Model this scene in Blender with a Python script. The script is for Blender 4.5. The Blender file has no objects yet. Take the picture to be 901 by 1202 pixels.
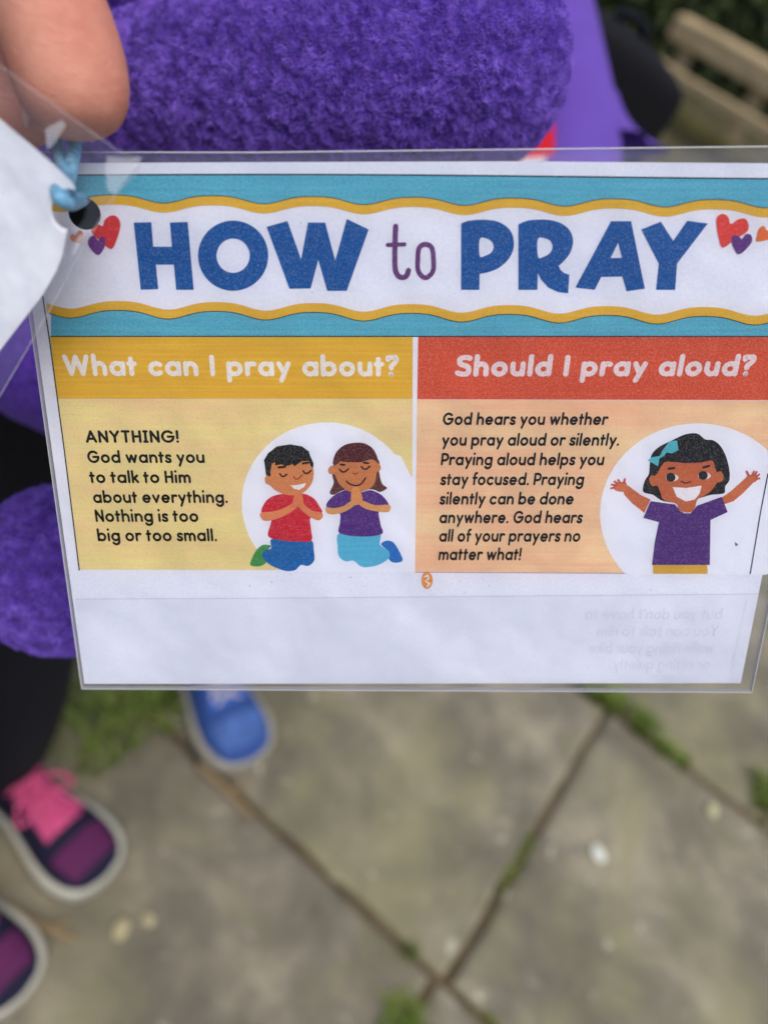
import bpy, bmesh, math, random
import numpy as np
from mathutils import Vector, Matrix
from mathutils.geometry import tessellate_polygon
random.seed(7)
S = bpy.context.scene
COL = S.collection
# ------------------------------------------------------------------ camera
u = np.array([.25, .668, .702]); u /= np.linalg.norm(u)
f = np.array([0, 0, -1.]); Yl = f - f.dot(u)*u; Yl /= np.linalg.norm(Yl); Xl = np.cross(Yl, u)
R3 = np.array([Xl, Yl, u]); CAM = np.array([0, 0, .9])
def at(px, py, z):            # point seen at photo pixel (px,py) at depth z metres
    return Vector(CAM + R3 @ np.array([(px-450.5)/902*z, -(py-601)/902*z, -z]))
def ground_at(px, py, h=0.0):
    d = np.array(at(px, py, 1.0)) - CAM
    return Vector(CAM + d*((h-.9)/d[2]))
cd = bpy.data.cameras.new('camera'); cam = bpy.data.objects.new('camera', cd); COL.objects.link(cam)
M = Matrix([list(r) for r in R3]).to_4x4(); M.translation = Vector(CAM); cam.matrix_world = M
cd.sensor_fit = 'HORIZONTAL'; cd.sensor_width = 36; cd.lens = 36*902/901
cd.clip_start = .005; cd.clip_end = 500
cd.dof.use_dof = True; cd.dof.focus_distance = .156; cd.dof.aperture_fstop = 10.5
S.camera = cam
# ------------------------------------------------------------------ world, sun, exposure
SUN_EL, SUN_AZ = math.radians(66), math.radians(140)   # azimuth clockwise from +Y
w = bpy.data.worlds.new('World'); S.world = w; w.use_nodes = True
nt = w.node_tree; bg = nt.nodes['Background']
sk = nt.nodes.new('ShaderNodeTexSky'); sk.sky_type = 'NISHITA'; sk.sun_disc = False
sk.sun_elevation = SUN_EL; sk.sun_rotation = SUN_AZ; sk.dust_density = 3.5; sk.air_density = 1.0; sk.ozone_density = .6
nt.links.new(sk.outputs[0], bg.inputs[0]); bg.inputs[1].default_value = .125
sd = bpy.data.lights.new('sun', 'SUN'); sd.energy = 1.5; sd.angle = math.radians(50); sd.color = (1, .96, .9)
so = bpy.data.objects.new('sun', sd); COL.objects.link(so)
sdir = Vector((math.sin(SUN_AZ)*math.cos(SUN_EL), math.cos(SUN_AZ)*math.cos(SUN_EL), math.sin(SUN_EL)))
so.rotation_euler = sdir.to_track_quat('Z', 'Y').to_euler(); so.location = (0, 0, 5)
S.view_settings.view_transform = 'Standard'; S.view_settings.look = 'None'
S.view_settings.exposure = 0.36; S.view_settings.gamma = 1
S.cycles.max_bounces = 8; S.cycles.transparent_max_bounces = 16
S.render.film_transparent = False

# ------------------------------------------------------------------ materials
def lin(c):
    return tuple(((x/255)/12.92 if x/255 <= .04045 else ((x/255+.055)/1.055)**2.4) for x in c)
def mat(name):
    m = bpy.data.materials.new(name); m.use_nodes = True
    return m, m.node_tree, m.node_tree.nodes['Principled BSDF']
def L(t, a, b): t.links.new(a, b)
def noise(t, scale, detail=3, rough=.5, stretch=None, dist=0, loc=(0, 0, 0)):
    tc = t.nodes.new('ShaderNodeTexCoord'); mp = t.nodes.new('ShaderNodeMapping'); n = t.nodes.new('ShaderNodeTexNoise')
    if stretch: mp.inputs['Scale'].default_value = stretch
    mp.inputs['Location'].default_value = loc
    n.inputs['Scale'].default_value = scale; n.inputs['Detail'].default_value = detail
    n.inputs['Roughness'].default_value = rough; n.inputs['Distortion'].default_value = dist
    L(t, tc.outputs['Object'], mp.inputs[0]); L(t, mp.outputs[0], n.inputs['Vector']); return n.outputs['Fac']
def ramp(t, fac, stops, interp='LINEAR'):
    r = t.nodes.new('ShaderNodeValToRGB'); r.color_ramp.interpolation = interp
    e = r.color_ramp.elements
    while len(e) < len(stops): e.new(.5)
    for i, (p, c) in enumerate(stops):
        e[i].position = p; e[i].color = (*c, 1) if len(c) == 3 else c
    L(t, fac, r.inputs[0]); return r.outputs[0]
def mixc(t, fac, a, b, mode='MIX'):
    m = t.nodes.new('ShaderNodeMix'); m.data_type = 'RGBA'; m.blend_type = mode
    for s, v in ((m.inputs[0], fac), (m.inputs[6], a), (m.inputs[7], b)):
        if hasattr(v, 'is_linked') or hasattr(v, 'links'): L(t, v, s)
        else: s.default_value = v if not isinstance(v, tuple) else (*v, 1)
    return m.outputs[2]
def bump(t, b, h, strength, dist):
    n = t.nodes.new('ShaderNodeBump'); n.inputs['Strength'].default_value = strength; n.inputs['Distance'].default_value = dist
    L(t, h, n.inputs['Height']); L(t, n.outputs[0], b.inputs['Normal'])
_ink = {}
def ink(rgb, streak=.10, speck=.12, streak_col=None, spec=.1):
    """printed ink on paper: toner grain and horizontal banding"""
    key = (rgb, streak, speck, streak_col)
    if key in _ink: return _ink[key]
    m, t, b = mat('ink'); base = lin(rgb)
    st = noise(t, 1.0, 3, .6, (30, 1700, 30), 0)
    hi = lin(streak_col) if streak_col else tuple(min(1, x*1.5+.05) for x in base)
    c = mixc(t, ramp(t, st, [(.42, (0, 0, 0)), (.75, (streak*3.2,)*3)]), base, hi)
    if streak_col:
        br_ = noise(t, 1.0, 3, .6, (28, 160, 28), 0, (2, 5, 0))
        c = mixc(t, ramp(t, br_, [(.42, (0,)*3), (.66, (.75,)*3)]), c, hi)
    bl = noise(t, 90, 3, .6)
    c = mixc(t, ramp(t, bl, [(.35, (0,)*3), (.75, (streak*2.5,)*3)]), c, tuple(x*.78 for x in base))
    sp = noise(t, 2900, 2, .75)
    c = mixc(t, ramp(t, sp, [(.5, (0,)*3), (.70, (min(1, speck*3.3),)*3)]), c, tuple(x*.6+.3 for x in base))
    sp2 = noise(t, 2500, 2, .75, None, 0, (5, 3, 1))
    c = mixc(t, ramp(t, sp2, [(.5, (0,)*3), (.70, (min(1, speck*3.3),)*3)]), c, tuple(x*.55 for x in base))
    L(t, c, b.inputs['Base Color']); b.inputs['Roughness'].default_value = .75
    b.inputs['Specular IOR Level'].default_value = spec
    _ink[key] = m; return m
def paper_mat():
    m, t, b = mat('white_paper')
    c = ramp(t, noise(t, 1500, 4, .7), [(.3, lin((228, 231, 245))), (.7, lin((243, 245, 254)))])
    c = mixc(t, ramp(t, noise(t, 60, 3), [(.3, (0,)*3), (.8, (.35,)*3)]), c, lin((226, 229, 248)))
    L(t, c, b.inputs['Base Color']); b.inputs['Roughness'].default_value = .8; b.inputs['Specular IOR Level'].default_value = .2
    bump(t, b, noise(t, 900, 3), .08, .0004); return m
def film_mat(name, haze, rough=.08, bmp=.4):
    m = bpy.data.materials.new(name); m.use_nodes = True; t = m.node_tree; t.nodes.clear()
    o = t.nodes.new('ShaderNodeOutputMaterial'); tr = t.nodes.new('ShaderNodeBsdfTransparent')
    tr.inputs[0].default_value = (.985, .985, .99, 1)
    df = t.nodes.new('ShaderNodeBsdfDiffuse'); df.inputs[0].default_value = (.8, .82, .85, 1)
    gl = t.nodes.new('ShaderNodeBsdfGlossy'); gl.inputs['Roughness'].default_value = rough
    m1 = t.nodes.new('ShaderNodeMixShader'); m2 = t.nodes.new('ShaderNodeMixShader')
    fr = t.nodes.new('ShaderNodeFresnel'); fr.inputs[0].default_value = 1.34
    bn = t.nodes.new('ShaderNodeBump'); bn.inputs['Strength'].default_value = bmp; bn.inputs['Distance'].default_value = .002
    L(t, noise(t, 55, 3, .5), bn.inputs['Height'])
    L(t, bn.outputs[0], gl.inputs['Normal']); L(t, bn.outputs[0], fr.inputs['Normal'])
    m1.inputs[0].default_value = haze; L(t, tr.outputs[0], m1.inputs[1]); L(t, df.outputs[0], m1.inputs[2])
    L(t, fr.outputs[0], m2.inputs[0]); L(t, m1.outputs[0], m2.inputs[1]); L(t, gl.outputs[0], m2.inputs[2])
    L(t, m2.outputs[0], o.inputs[0]); return m
def plain(name, rgb, rough=.7, var=.25, sc=60, bmp=0, sheen=0, stretch=None, spec=.3):
    m, t, b = mat(name); c = lin(rgb)
    col = ramp(t, noise(t, sc, 4, .6, stretch), [(.25, tuple(x*(1-var) for x in c)), (.75, tuple(min(1, x*(1+var)) for x in c))])
    L(t, col, b.inputs['Base Color']); b.inputs['Roughness'].default_value = rough
    b.inputs['Sheen Weight'].default_value = sheen; b.inputs['Sheen Roughness'].default_value = .4
    b.inputs['Specular IOR Level'].default_value = spec
    if bmp: bump(t, b, noise(t, sc*3, 3, .6, stretch), bmp, .002)
    return m
MP = paper_mat()
MF = film_mat('clear_film', .0); MFB = film_mat('clear_film_back', .09)
MF2 = film_mat('clear_film_margin', .012, .12, .9)
def seal_mat():
    m, t, b = mat('film_edge'); b.inputs['Base Color'].default_value = (.75, .77, .8, 1); b.inputs['Roughness'].default_value = .25
    b.inputs['Alpha'].default_value = .55; return m
MSEAL = seal_mat()

# ------------------------------------------------------------------ object helpers
def tag(o, label, cat, group=None, kind=None):
    if label: o['label'] = label
    if cat: o['category'] = cat
    if group: o['group'] = group
    if kind: o['kind'] = kind
    return o
def link(name, me, m=None, parent=None, smooth=False):
    o = bpy.data.objects.new(name, me); COL.objects.link(o)
    if m and not me.materials: me.materials.append(m)
    if parent is not None: o.parent = parent
    if smooth: me.polygons.foreach_set('use_smooth', [True]*len(me.polygons))
    return o
def mesh_obj(name, vs, fs, m, parent=None, smooth=False):
    me = bpy.data.meshes.new(name); me.from_pydata([tuple(v) for v in vs], [], fs); me.update()
    return link(name, me, m, parent, smooth)
def bm_obj(name, bm, m, parent=None, smooth=False):
    me = bpy.data.meshes.new(name); bm.to_mesh(me); bm.free(); return link(name, me, m, parent, smooth)
def empty(name, loc=(0, 0, 0)):
    o = bpy.data.objects.new(name, None); COL.objects.link(o); o.location = loc; o.empty_display_size = .02; return o
def tube(pts, rad, seg=12, closed_ends=True):
    """tapered tube through world points; rad scalar or list"""
    pts = [Vector(p) for p in pts]; n = len(pts)
    rs = rad if isinstance(rad, (list, tuple)) else [rad]*n
    vs, fs = [], []; prev = None
    for i, p in enumerate(pts):
        t = (pts[min(i+1, n-1)]-pts[max(i-1, 0)]).normalized()
        if prev is None: a = t.orthogonal().normalized()
        else: a = (prev - t*prev.dot(t)).normalized()
        prev = a; b = t.cross(a)
        for k in range(seg):
            q = 2*math.pi*k/seg; vs.append(p+(a*math.cos(q)+b*math.sin(q))*rs[i])
    for i in range(n-1):
        for k in range(seg):
            k2 = (k+1) % seg; fs.append((i*seg+k, i*seg+k2, (i+1)*seg+k2, (i+1)*seg+k))
    if closed_ends: fs.append(tuple(range(seg))[::-1]); fs.append(tuple((n-1)*seg+k for k in range(seg)))
    return vs, fs
def join(parts):
    V, F = [], []
    for v, fc in parts:
        o = len(V); V += list(v); F += [tuple(i+o for i in q) for q in fc]
    return V, F
def spline(pts, n):
    """Catmull-Rom through tuples of any dimension"""
    P = [np.array(p, float) for p in pts]; P = [2*P[0]-P[1]]+P+[2*P[-1]-P[-2]]
    out = []; segs = len(P)-3
    for i in range(n):
        s = i/(n-1)*segs; k = min(int(s), segs-1); t = s-k
        a, b, c, d = P[k:k+4]
        out.append(.5*((2*b)+(-a+c)*t+(2*a-5*b+4*c-d)*t*t+(-a+3*b-3*c+d)*t**3))
    return out
def skin(name, chains, m, parent, sub=2, root=0):
    """continuous skinned surface. chains = lists of (point, radius); points that coincide are welded"""
    bm = bmesh.new(); lay = bm.verts.layers.skin.verify(); idx = {}
    def V(p, r):
        k = tuple(round(c, 5) for c in p)
        if k not in idx:
            v = bm.verts.new(p); v[lay].radius = (r, r) if not isinstance(r, tuple) else r
            v[lay].use_root = (len(idx) == root); idx[k] = v
        return idx[k]
    for ch in chains:
        vs = [V(p, r) for p, r in ch]
        for a, b in zip(vs, vs[1:]):
            if a is not b and not bm.edges.get((a, b)): bm.edges.new((a, b))
    o = bm_obj(name, bm, m, parent)
    s = o.modifiers.new('skin', 'SKIN'); s.use_smooth_shade = True; s.branch_smoothing = .3
    ss = o.modifiers.new('sub', 'SUBSURF'); ss.levels = sub; ss.render_levels = sub
    return o

# ------------------------------------------------------------------ the laminated card
class Plane:
    """a card's own plane; P(px,py) -> local 2D metres of the printed point"""
    def __init__(s, o, rx, dn):
        s.o = Vector(o); s.x = Vector(rx).normalized(); y = -Vector(dn); s.y = (y-s.x*y.dot(s.x)).normalized(); s.n = s.x.cross(s.y)
        s.mw = Matrix([[s.x[i], s.y[i], s.n[i], s.o[i]] for i in range(3)]+[[0, 0, 0, 1]])
    def P(s, px, py):
        d = at(px, py, 1.0)-Vector(CAM); t = (s.o-Vector(CAM)).dot(s.n)/d.dot(s.n)
        q = Vector(CAM)+d*t-s.o; return (q.dot(s.x), q.dot(s.y))
def dirw(v): return Vector(R3 @ np.array(v))
pl = Plane(at(450, 500, .155), dirw((1, -.004, -.0007)), dirw((-.004, -.94, -.342)))
P = pl.P
HOLE_C = P(99, 250.5); HR = (P(118.5, 250)[0]-P(80, 250)[0])/2
HRY = (P(99, 231.5)[1]-P(99, 270)[1])/2
hole = [(HOLE_C[0]+HR*math.cos(a), HOLE_C[1]+HRY*math.sin(a)) for a in [2*math.pi*k/28 for k in range(28)]]
def clip_half(poly, a, b, keep_left):
    out = []; n = len(poly)
    def side(p):
        s = (b[0]-a[0])*(p[1]-a[1])-(b[1]-a[1])*(p[0]-a[0]); return s if keep_left else -s
    for i in range(n):
        p, q = poly[i], poly[(i+1) % n]; sp, sq = side(p), side(q)
        if sp >= 0: out.append(p)
        if (sp > 0 and sq < 0) or (sp < 0 and sq > 0):
            t = sp/(sp-sq); out.append((p[0]+(q[0]-p[0])*t, p[1]+(q[1]-p[1])*t))
    return out
def minus_hole(poly, hl):
    out = []; cur = poly
    x0, x1 = min(h[0] for h in hl), max(h[0] for h in hl); y0, y1 = min(h[1] for h in hl), max(h[1] for h in hl)
    if max(p[0] for p in poly) < x0 or min(p[0] for p in poly) > x1 or max(p[1] for p in poly) < y0 or min(p[1] for p in poly) > y1: return [poly]
    for i in range(len(hl)):
        a, b = hl[i], hl[(i+1) % len(hl)]
        o = clip_half(cur, a, b, False)
        if len(o) > 2: out.append(o)
        cur = clip_half(cur, a, b, True)
        if len(cur) < 3: break
    return out
def area(p): return sum(p[i][0]*p[(i+1) % len(p)][1]-p[(i+1) % len(p)][0]*p[i][1] for i in range(len(p)))/2
def tri2(poly, holes=()):
    loops = [[Vector((x, y, 0)) for x, y in poly]]+[[Vector((x, y, 0)) for x, y in h] for h in holes]
    flat = [v for l in loops for v in l]
    return [[(flat[i].x, flat[i].y) for i in t] for t in tessellate_polygon(loops)]
def flat_obj(name, polys, z, m, parent, hl=None, label=None):
    """polys: list of (convex-or-tri polygon, dz); flat print at height z above the paper"""
    V, F = [], []
    for poly, dz in polys:
        for q in (minus_hole(poly, hl) if hl else [poly]):
            A = area(q)
            if abs(A) < 1e-12: continue
            if A < 0: q = q[::-1]
            o = len(V); V += [(x, y, z+dz) for x, y in q]; F.append(tuple(range(o, o+len(q))))
    o = mesh_obj(name, V, F, m, parent)
    if label: o['label'] = label
    return o
def px_poly(pts, holes=(), k=None):
    """pts in photo pixels; k=(ox,oy,s): pts are zoomed coordinates"""
    g = (lambda p: P(k[0]+p[0]*k[2], k[1]+p[1]*k[2])) if k else (lambda p: P(*p))
    return [(t, 0) for t in tri2([g(p) for p in pts], [[g(p) for p in h] for h in holes])]
def smooth_loop(pts, n=5):
    N = len(pts); out = []
    for i in range(N):
        a, b, c, d = [np.array(pts[(i+j-1) % N], float) for j in range(4)]
        for j in range(n):
            t = j/n; out.append(tuple(.5*((2*b)+(-a+c)*t+(2*a-5*b+4*c-d)*t*t+(-a+3*b-3*c+d)*t**3)))
    return out
def ell(cx, cy, rx, ry, n=40, a0=0, a1=360):
    return [(cx+rx*math.cos(math.radians(a0+(a1-a0)*i/n)), cy+ry*math.sin(math.radians(a0+(a1-a0)*i/n))) for i in range(n+(abs(a1-a0) < 360))]
def ribbon(pts, w, cap=True):
    """2D stroke of width w -> convex polys"""
    pts = [np.array(p, float) for p in pts]; n = len(pts); nr = []
    closed = n > 3 and np.linalg.norm(pts[0]-pts[-1]) < 1e-9*max(1, w)+1e-9
    for i in range(n):
        if closed and i in (0, n-1): a = pts[1]-pts[-2]
        else: a = pts[min(i+1, n-1)]-pts[max(i-1, 0)]
        a = a/np.linalg.norm(a); k = 1
        if 0 < i < n-1:
            b = pts[i+1]-pts[i]; b = b/np.linalg.norm(b); k = min(1.6, 1/max(.5, abs(a.dot(b))))
        nr.append(np.array([-a[1], a[0]])*w/2*k)
    out = [[tuple(pts[i]+nr[i]), tuple(pts[i]-nr[i]), tuple(pts[i+1]-nr[i+1]), tuple(pts[i+1]+nr[i+1])] for i in range(n-1)]
    if cap and not closed:
        for e, s in ((0, 1), (n-1, -1)):
            d = nr[e]; a0 = math.atan2(d[1], d[0]); r = w/2
            out.append([tuple(pts[e]+r*np.array([math.cos(a0+s*math.pi*j/6), math.sin(a0+s*math.pi*j/6)])) for j in range(7)])
    return out
# stroke alphabet: x-height 5, capitals 7.1. returns (strokes, advance)
def arc(cx, cy, rx, ry, a0, a1, n=None):
    n = n or max(6, int(abs(a1-a0)/12)); return [(cx+rx*math.cos(math.radians(a0+(a1-a0)*i/n)), cy+ry*math.sin(math.radians(a0+(a1-a0)*i/n))) for i in range(n+1)]
def glyph(c, w):
    h = w/2; r = 2.5-h; rx = r*1.0+.05*w; X = 5-h; CP = 7.1-h; x1 = h+2*rx
    o = arc(h+rx, 2.5, rx, r, 0, 360, 28)
    G = {
     'o': ([o], x1+h), 'a': ([o, [(x1, X), (x1, h)]], x1+h), 'd': ([o, [(x1, CP+.3), (x1, h)]], x1+h),
     'b': ([o, [(h, CP+.3), (h, h)]], x1+h), 'p': ([o, [(h, X), (h, -2.1+h)]], x1+h),
     'g': ([o, [(x1, X)]+[(x1, 1)]+arc(h+rx, h-.5, rx, 1.7, 0, -150)], x1+h),
     'q': ([o, [(x1, X), (x1, -2.1)]], x1+h),
     'c': ([arc(h+rx, 2.5, rx, r, 48, 312)], x1+h-.5),
     'e': ([[(h+.1, 2.5), (x1, 2.5)], arc(h+rx, 2.5, rx, r, 0, 312)], x1+h),
     'n': ([[(h, X), (h, h)], arc(h+rx*.88, X-rx*.95, rx*.88, rx*.95, 165, 0)+[(h+rx*1.76, h)]], 2*h+rx*1.76),
     'h': ([[(h, CP+.3), (h, h)], arc(h+rx*.88, X-rx*.95, rx*.88, rx*.95, 165, 0)+[(h+rx*1.76, h)]], 2*h+rx*1.76),
     'm': ([[(h, X), (h, h)], arc(h+rx*.72, X-rx*.9, rx*.72, rx*.9, 165, 0)+[(h+rx*1.44, h)], arc(h+rx*2.16, X-rx*.9, rx*.72, rx*.9, 165, 0)+[(h+rx*2.88, h)]], 2*h+rx*2.88),
     'u': ([[(h, X)]+arc(h+rx*.88, h+rx*.95, rx*.88, rx*.95, 180, 360)+[(h+rx*1.76, X)], [(h+rx*1.76, X), (h+rx*1.76, h)]], 2*h+rx*1.76),
     'r': ([[(h, X), (h, h)], arc(h+rx*.85, X-rx*.95, rx*.85, rx*.95, 160, 62)], 2*h+rx*1.05),
     's': ([[(3.0, 4.25-h*.4), (2.4, X-.02), (1.75, X), (1.1, X-.12), (h+.1, 3.65), (1.0, 2.85), (1.8, 2.5), (2.6, 2.15), (3.15-h*.3, 1.35), (2.6, h+.1), (1.7, h), (1.0, h+.15), (h*.7, .95+h*.4)]], 3.4),
     't': ([[(1.2, 6.5-h), (1.2, h)], [(h*.6, X-.1), (2.6-h*.4, X-.1)]], 2.8),
     'l': ([[(h, CP+.3), (h, h)]], w), 'i': ([[(h, X), (h, h)], arc(h, 6.6, .02, .02, 0, 180, 3)], w),
     'I': ([[(h, CP), (h, h)]], w),
     'J': ([[(1.4, CP), (1.4, h)], [(h, CP), (2.8-h, CP)], [(h, h), (2.8-h, h)]], 2.8),
     'k': ([[(h, CP+.3), (h, h)], [(3.2, X), (h+.4, 2.4)], [(h+1.0, 2.9), (3.4, h)]], 3.7),
     'v': ([[(h, X), (2.3, h)], [(4.6-h, X), (2.3, h)]], 4.6),
     'y': ([[(h, X), (2.35, h+.4)], [(4.6-h, X), (1.5, -2.1+h)]], 4.5),
     'w': ([[(h, X), (1.9, h)], [(3.3, X), (1.9, h)], [(3.3, X), (4.7, h)], [(6.6-h, X), (4.7, h)]], 6.6),
     'f': ([[(1.2, h), (1.2, 5.6)]+arc(2.2, 5.8, 1.0, 1.1, 180, 80), [(h*.6, X-.1), (2.5, X-.1)]], 2.7),
     'A': ([[(h, h), (2.9, CP)], [(5.8-h, h), (2.9, CP)], [(1.3, 2.3), (4.5, 2.3)]], 5.8),
     'N': ([[(h, h), (h, CP)], [(h, CP), (5.0-h, h)], [(5.0-h, h), (5.0-h, CP)]], 5.0),
     'Y': ([[(h, CP), (2.6, 3.4)], [(5.2-h, CP), (2.6, 3.4)], [(2.6, 3.4), (2.6, h)]], 5.2),
     'T': ([[(h, CP), (4.6-h, CP)], [(2.3, CP), (2.3, h)]], 4.6),
     'H': ([[(h, CP), (h, h)], [(4.8-h, CP), (4.8-h, h)], [(h, 3.6), (4.8-h, 3.6)]], 4.8),
     'G': ([arc(3.45, 3.55, 3.45-h, 3.55-h, 45, 360)+[], [(3.5, 3.5), (6.7-h, 3.5)]], 6.8),
     'P': ([[(h, CP), (h, h)], [(h, CP), (2.2, CP)]+arc(2.4, CP-1.75, 1.9, 1.75, 88, -88)+[(h, CP-3.5)]], 4.6),
     'S': ([[(4.1, 6.0), (3.4, CP-.02), (2.5, CP), (1.4, CP-.25), (h+.1, 5.3), (1.3, 4.2), (2.5, 3.7), (3.7, 3.2), (4.5-h*.6, 2.0), (3.6, h+.15), (2.3, h), (1.2, h+.2), (h*.7, 1.3)]], 4.8),
     'W': ([[(h, CP), (2.4, h)], [(4.2, CP), (2.4, h)], [(4.2, CP), (6.0, h)], [(8.4-h, CP), (6.0, h)]], 8.4),
     '?': ([[(h, 5.6), (.9, 6.7-h*.5), (2.0, CP), (3.2, 6.6-h*.4), (3.4, 5.4), (2.7, 4.3), (1.9, 3.6), (1.8, 2.5+h*.4)], arc(1.8, h*1.0, .02, .02, 0, 180, 3)], 4.0),
     '!': ([[(h, CP+.1), (h, 2.3+h*.4)], arc(h, h*1.05, .02, .02, 0, 180, 3)], w),
     '.': ([arc(h, h*1.05, .02, .02, 0, 180, 3)], w),
     "'": ([[(h, CP), (h, 5.6)]], w),
    }
    G['S'][0][0] = [tuple(q) for q in spline(G['S'][0][0], 26)]; G['s'][0][0] = [tuple(q) for q in spline(G['s'][0][0], 26)]
    G['?'][0][0] = [tuple(q) for q in spline(G['?'][0][0], 18)]
    return G[c]
def text_line(txt, x0, x1, yb0, yb1, xh, wgt, m, parent, z, name='text_line', slant=0, plane=P, mirror=False, gap=1.0, space=3.3, label=None):
    """xh: x-height in photo pixels; wgt: stroke width in px"""
    wu = wgt/xh*5; strokes = []; x = 0
    for ci, c in enumerate(txt):
        if c == ' ': x += space-gap; continue
        st, adv = glyph(c, wu)
        for k, s in enumerate(st):
            s2 = [p for i, p in enumerate(s) if i == 0 or abs(p[0]-s[i-1][0])+abs(p[1]-s[i-1][1]) > 1e-6]
            for q in ribbon([(p[0]+x, p[1]) for p in s2], wu): strokes.append((q, k))
        x += adv+gap*(1.0 if wu < 1.2 else .75)
    x -= gap*(1.0 if wu < 1.2 else .75)
    a, b = np.array(plane(x0, yb0)), np.array(plane(x1, yb1)); ex = (b-a)/x; exn = ex/np.linalg.norm(ex)
    ys = np.linalg.norm(np.array(plane((x0+x1)/2, yb0-10))-np.array(plane((x0+x1)/2, yb0)))/10*xh/5
    ey = (np.array([-exn[1], exn[0]])+slant*exn)*ys
    if mirror: ex = -ex; a = b
    polys = [([tuple(a+ex*p[0]+ey*p[1]) for p in q], k*9e-6) for q, k in strokes]
    return flat_obj(name, polys, z, m, parent, label=label)

card = empty('laminated_card'); card.matrix_world = pl.mw
tag(card, 'large laminated HOW to PRAY card hanging by a blue cord, with coloured print', 'card')
PAPER = [(14, 191.5), (300, 190), (600, 189), (991, 192), (869, 802), (99, 803)]
FILM = [(10, 179), (300, 179.5), (600, 176), (900, 172.5), (1013, 172), (880, 810.5), (97.5, 806.5)]
paper2 = [P(*p) for p in PAPER]; film2 = [P(*p) for p in FILM]
if area(paper2) < 0: paper2 = paper2[::-1]
flat_obj('paper', [(t, 0) for t in tri2(paper2)], 0, MP, card, hole)
flat_obj('paper', [(t, 0) for t in tri2(paper2)], -.00022, MP, card, hole, label='plain white back of the folded sheet')
fold = [(88, 703.5), (300, 702.5), (600, 700), (890, 697.5), (868.5, 801), (99.5, 802)]
def shade_mat():
    m, t, b = mat('double_paper')
    c = ramp(t, noise(t, 45, 4, .6), [(.35, lin((224, 228, 242))), (.65, lin((237, 241, 252)))])
    c = mixc(t, ramp(t, noise(t, 1800, 3, .7), [(.35, (0,)*3), (.75, (.5,)*3)]), c, lin((218, 221, 236)))
    L(t, c, b.inputs['Base Color']); b.inputs['Roughness'].default_value = .8; return m
flat_obj('folded_strip', px_poly(fold), 3e-5, shade_mat(), card, label='greyer bottom strip where the paper is folded double')
flat_obj('crease', [(q, 0) for q in ribbon([P(88, 703.2), P(300, 702.2), P(600, 699.7), P(890, 697.2)], .00013, False)], 6e-5, ink((196, 196, 212), .02, .03), card)
film_f = [(t, 0) for t in tri2(film2)]
flat_obj('front_film', film_f, .0007, MF, card, hole)
flat_obj('back_film', film_f, -.0005, MFB, card, hole)
# sealed film edge: narrow bright rim all the way round
def rim(loop, wd, z0, z1, m, parent, name='sealed_edge'):
    n = len(loop); V, F = [], []
    for i in range(n):
        p0, p, p1 = [np.array(loop[j % n]) for j in (i-1, i, i+1)]
        a = p-p0; b = p1-p; a = a/np.linalg.norm(a); b = b/np.linalg.norm(b); nn = np.array([-(a+b)[1], (a+b)[0]]); nn = nn/np.linalg.norm(nn)
        q = p+nn*wd; V += [(p[0], p[1], z0), (p[0], p[1], z1), (q[0], q[1], z1), (q[0], q[1], z0)]
    for i in range(n):
        for k in range(4):
            a, b = i*4+k, i*4+(k+1) % 4; c, d = ((i+1) % n)*4+(k+1) % 4, ((i+1) % n)*4+k
            F.append((a, b, c, d))
    return mesh_obj(name, V, F, m, parent)
fl = film2 if area(film2) > 0 else film2[::-1]
rim(fl, -.00018, -.0006, .0008, MSEAL, card)
# colours
TEAL = ink((88, 178, 204), .1, .14); YEL = ink((230, 178, 52), .08, .08); WHT = ink((241, 243, 254), .01, .03)
BLUE = ink((12, 86, 158), .06, .12); GOLD = ink((230, 180, 52), .12, .06); CREAM = ink((244, 228, 156), .22, .09, (244, 204, 160))
RED = ink((216, 84, 48), .07, .16); PEACH = ink((248, 196, 158), .2, .07, (248, 226, 176)); BLK = ink((14, 12, 16), .02, .05)
LINE = ink((30, 36, 52), .02, .05); SKIN = ink((212, 134, 82), .05, .1); LSKIN = ink((236, 170, 120), .05, .08)
PRINT = 4e-5
def Z(n): return 6e-5+n*3.5e-5
def wave_top(x): return 232.6+(x-130)*.0078 - 4.6*math.cos((x-133)*2*math.pi/117.6) + .8*math.cos((x-133)*4*math.pi/117.6)
def wave_low(x): return 357.2+(x-140)*.0102 - 4.8*math.cos((x-140)*2*math.pi/114.6) + .8*math.cos((x-140)*4*math.pi/114.6)
def top_y(x): return 205.8-1.6*math.sin((x-90)*math.pi/600)+(x-90)*.0035
xs = list(range(36, 946, 7))
def lx(y): return 58-.133*(y-395)
def rx_(y): return 880+.185*(673-y)
def strip(ya, yb, fx=None):
    out = []; X = fx or xs
    for a, b in zip(X, X[1:]):
        out.append(([P(a, ya(a)), P(a, yb(a)), P(b, yb(b)), P(b, ya(b))], 0))
    return out
flat_obj('teal_band', strip(top_y, lambda x: wave_top(x)+3), Z(0), TEAL, card, hole)
xs2 = list(range(60, 927, 7))
flat_obj('teal_band', strip(lambda x: wave_low(x)+6, lambda x: 394.3, xs2), Z(0), TEAL, card)
flat_obj('wavy_border', strip(wave_top, lambda x: wave_top(x)+11), Z(1), YEL, card, hole)
flat_obj('wavy_border', strip(wave_low, lambda x: wave_low(x)+10.6, [55]+xs2), Z(1), YEL, card)
def stroke_px(pts, wpx, z, m, name, parent=card, hl=None, label=None, cap=True):
    q = [P(*p) for p in pts]; s = np.linalg.norm(np.array(P(pts[0][0]+10, pts[0][1]))-np.array(q[0]))/10
    return flat_obj(name, [(r, 0) for r in ribbon(q, wpx*s, cap)], z, m, parent, hl, label)
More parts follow.
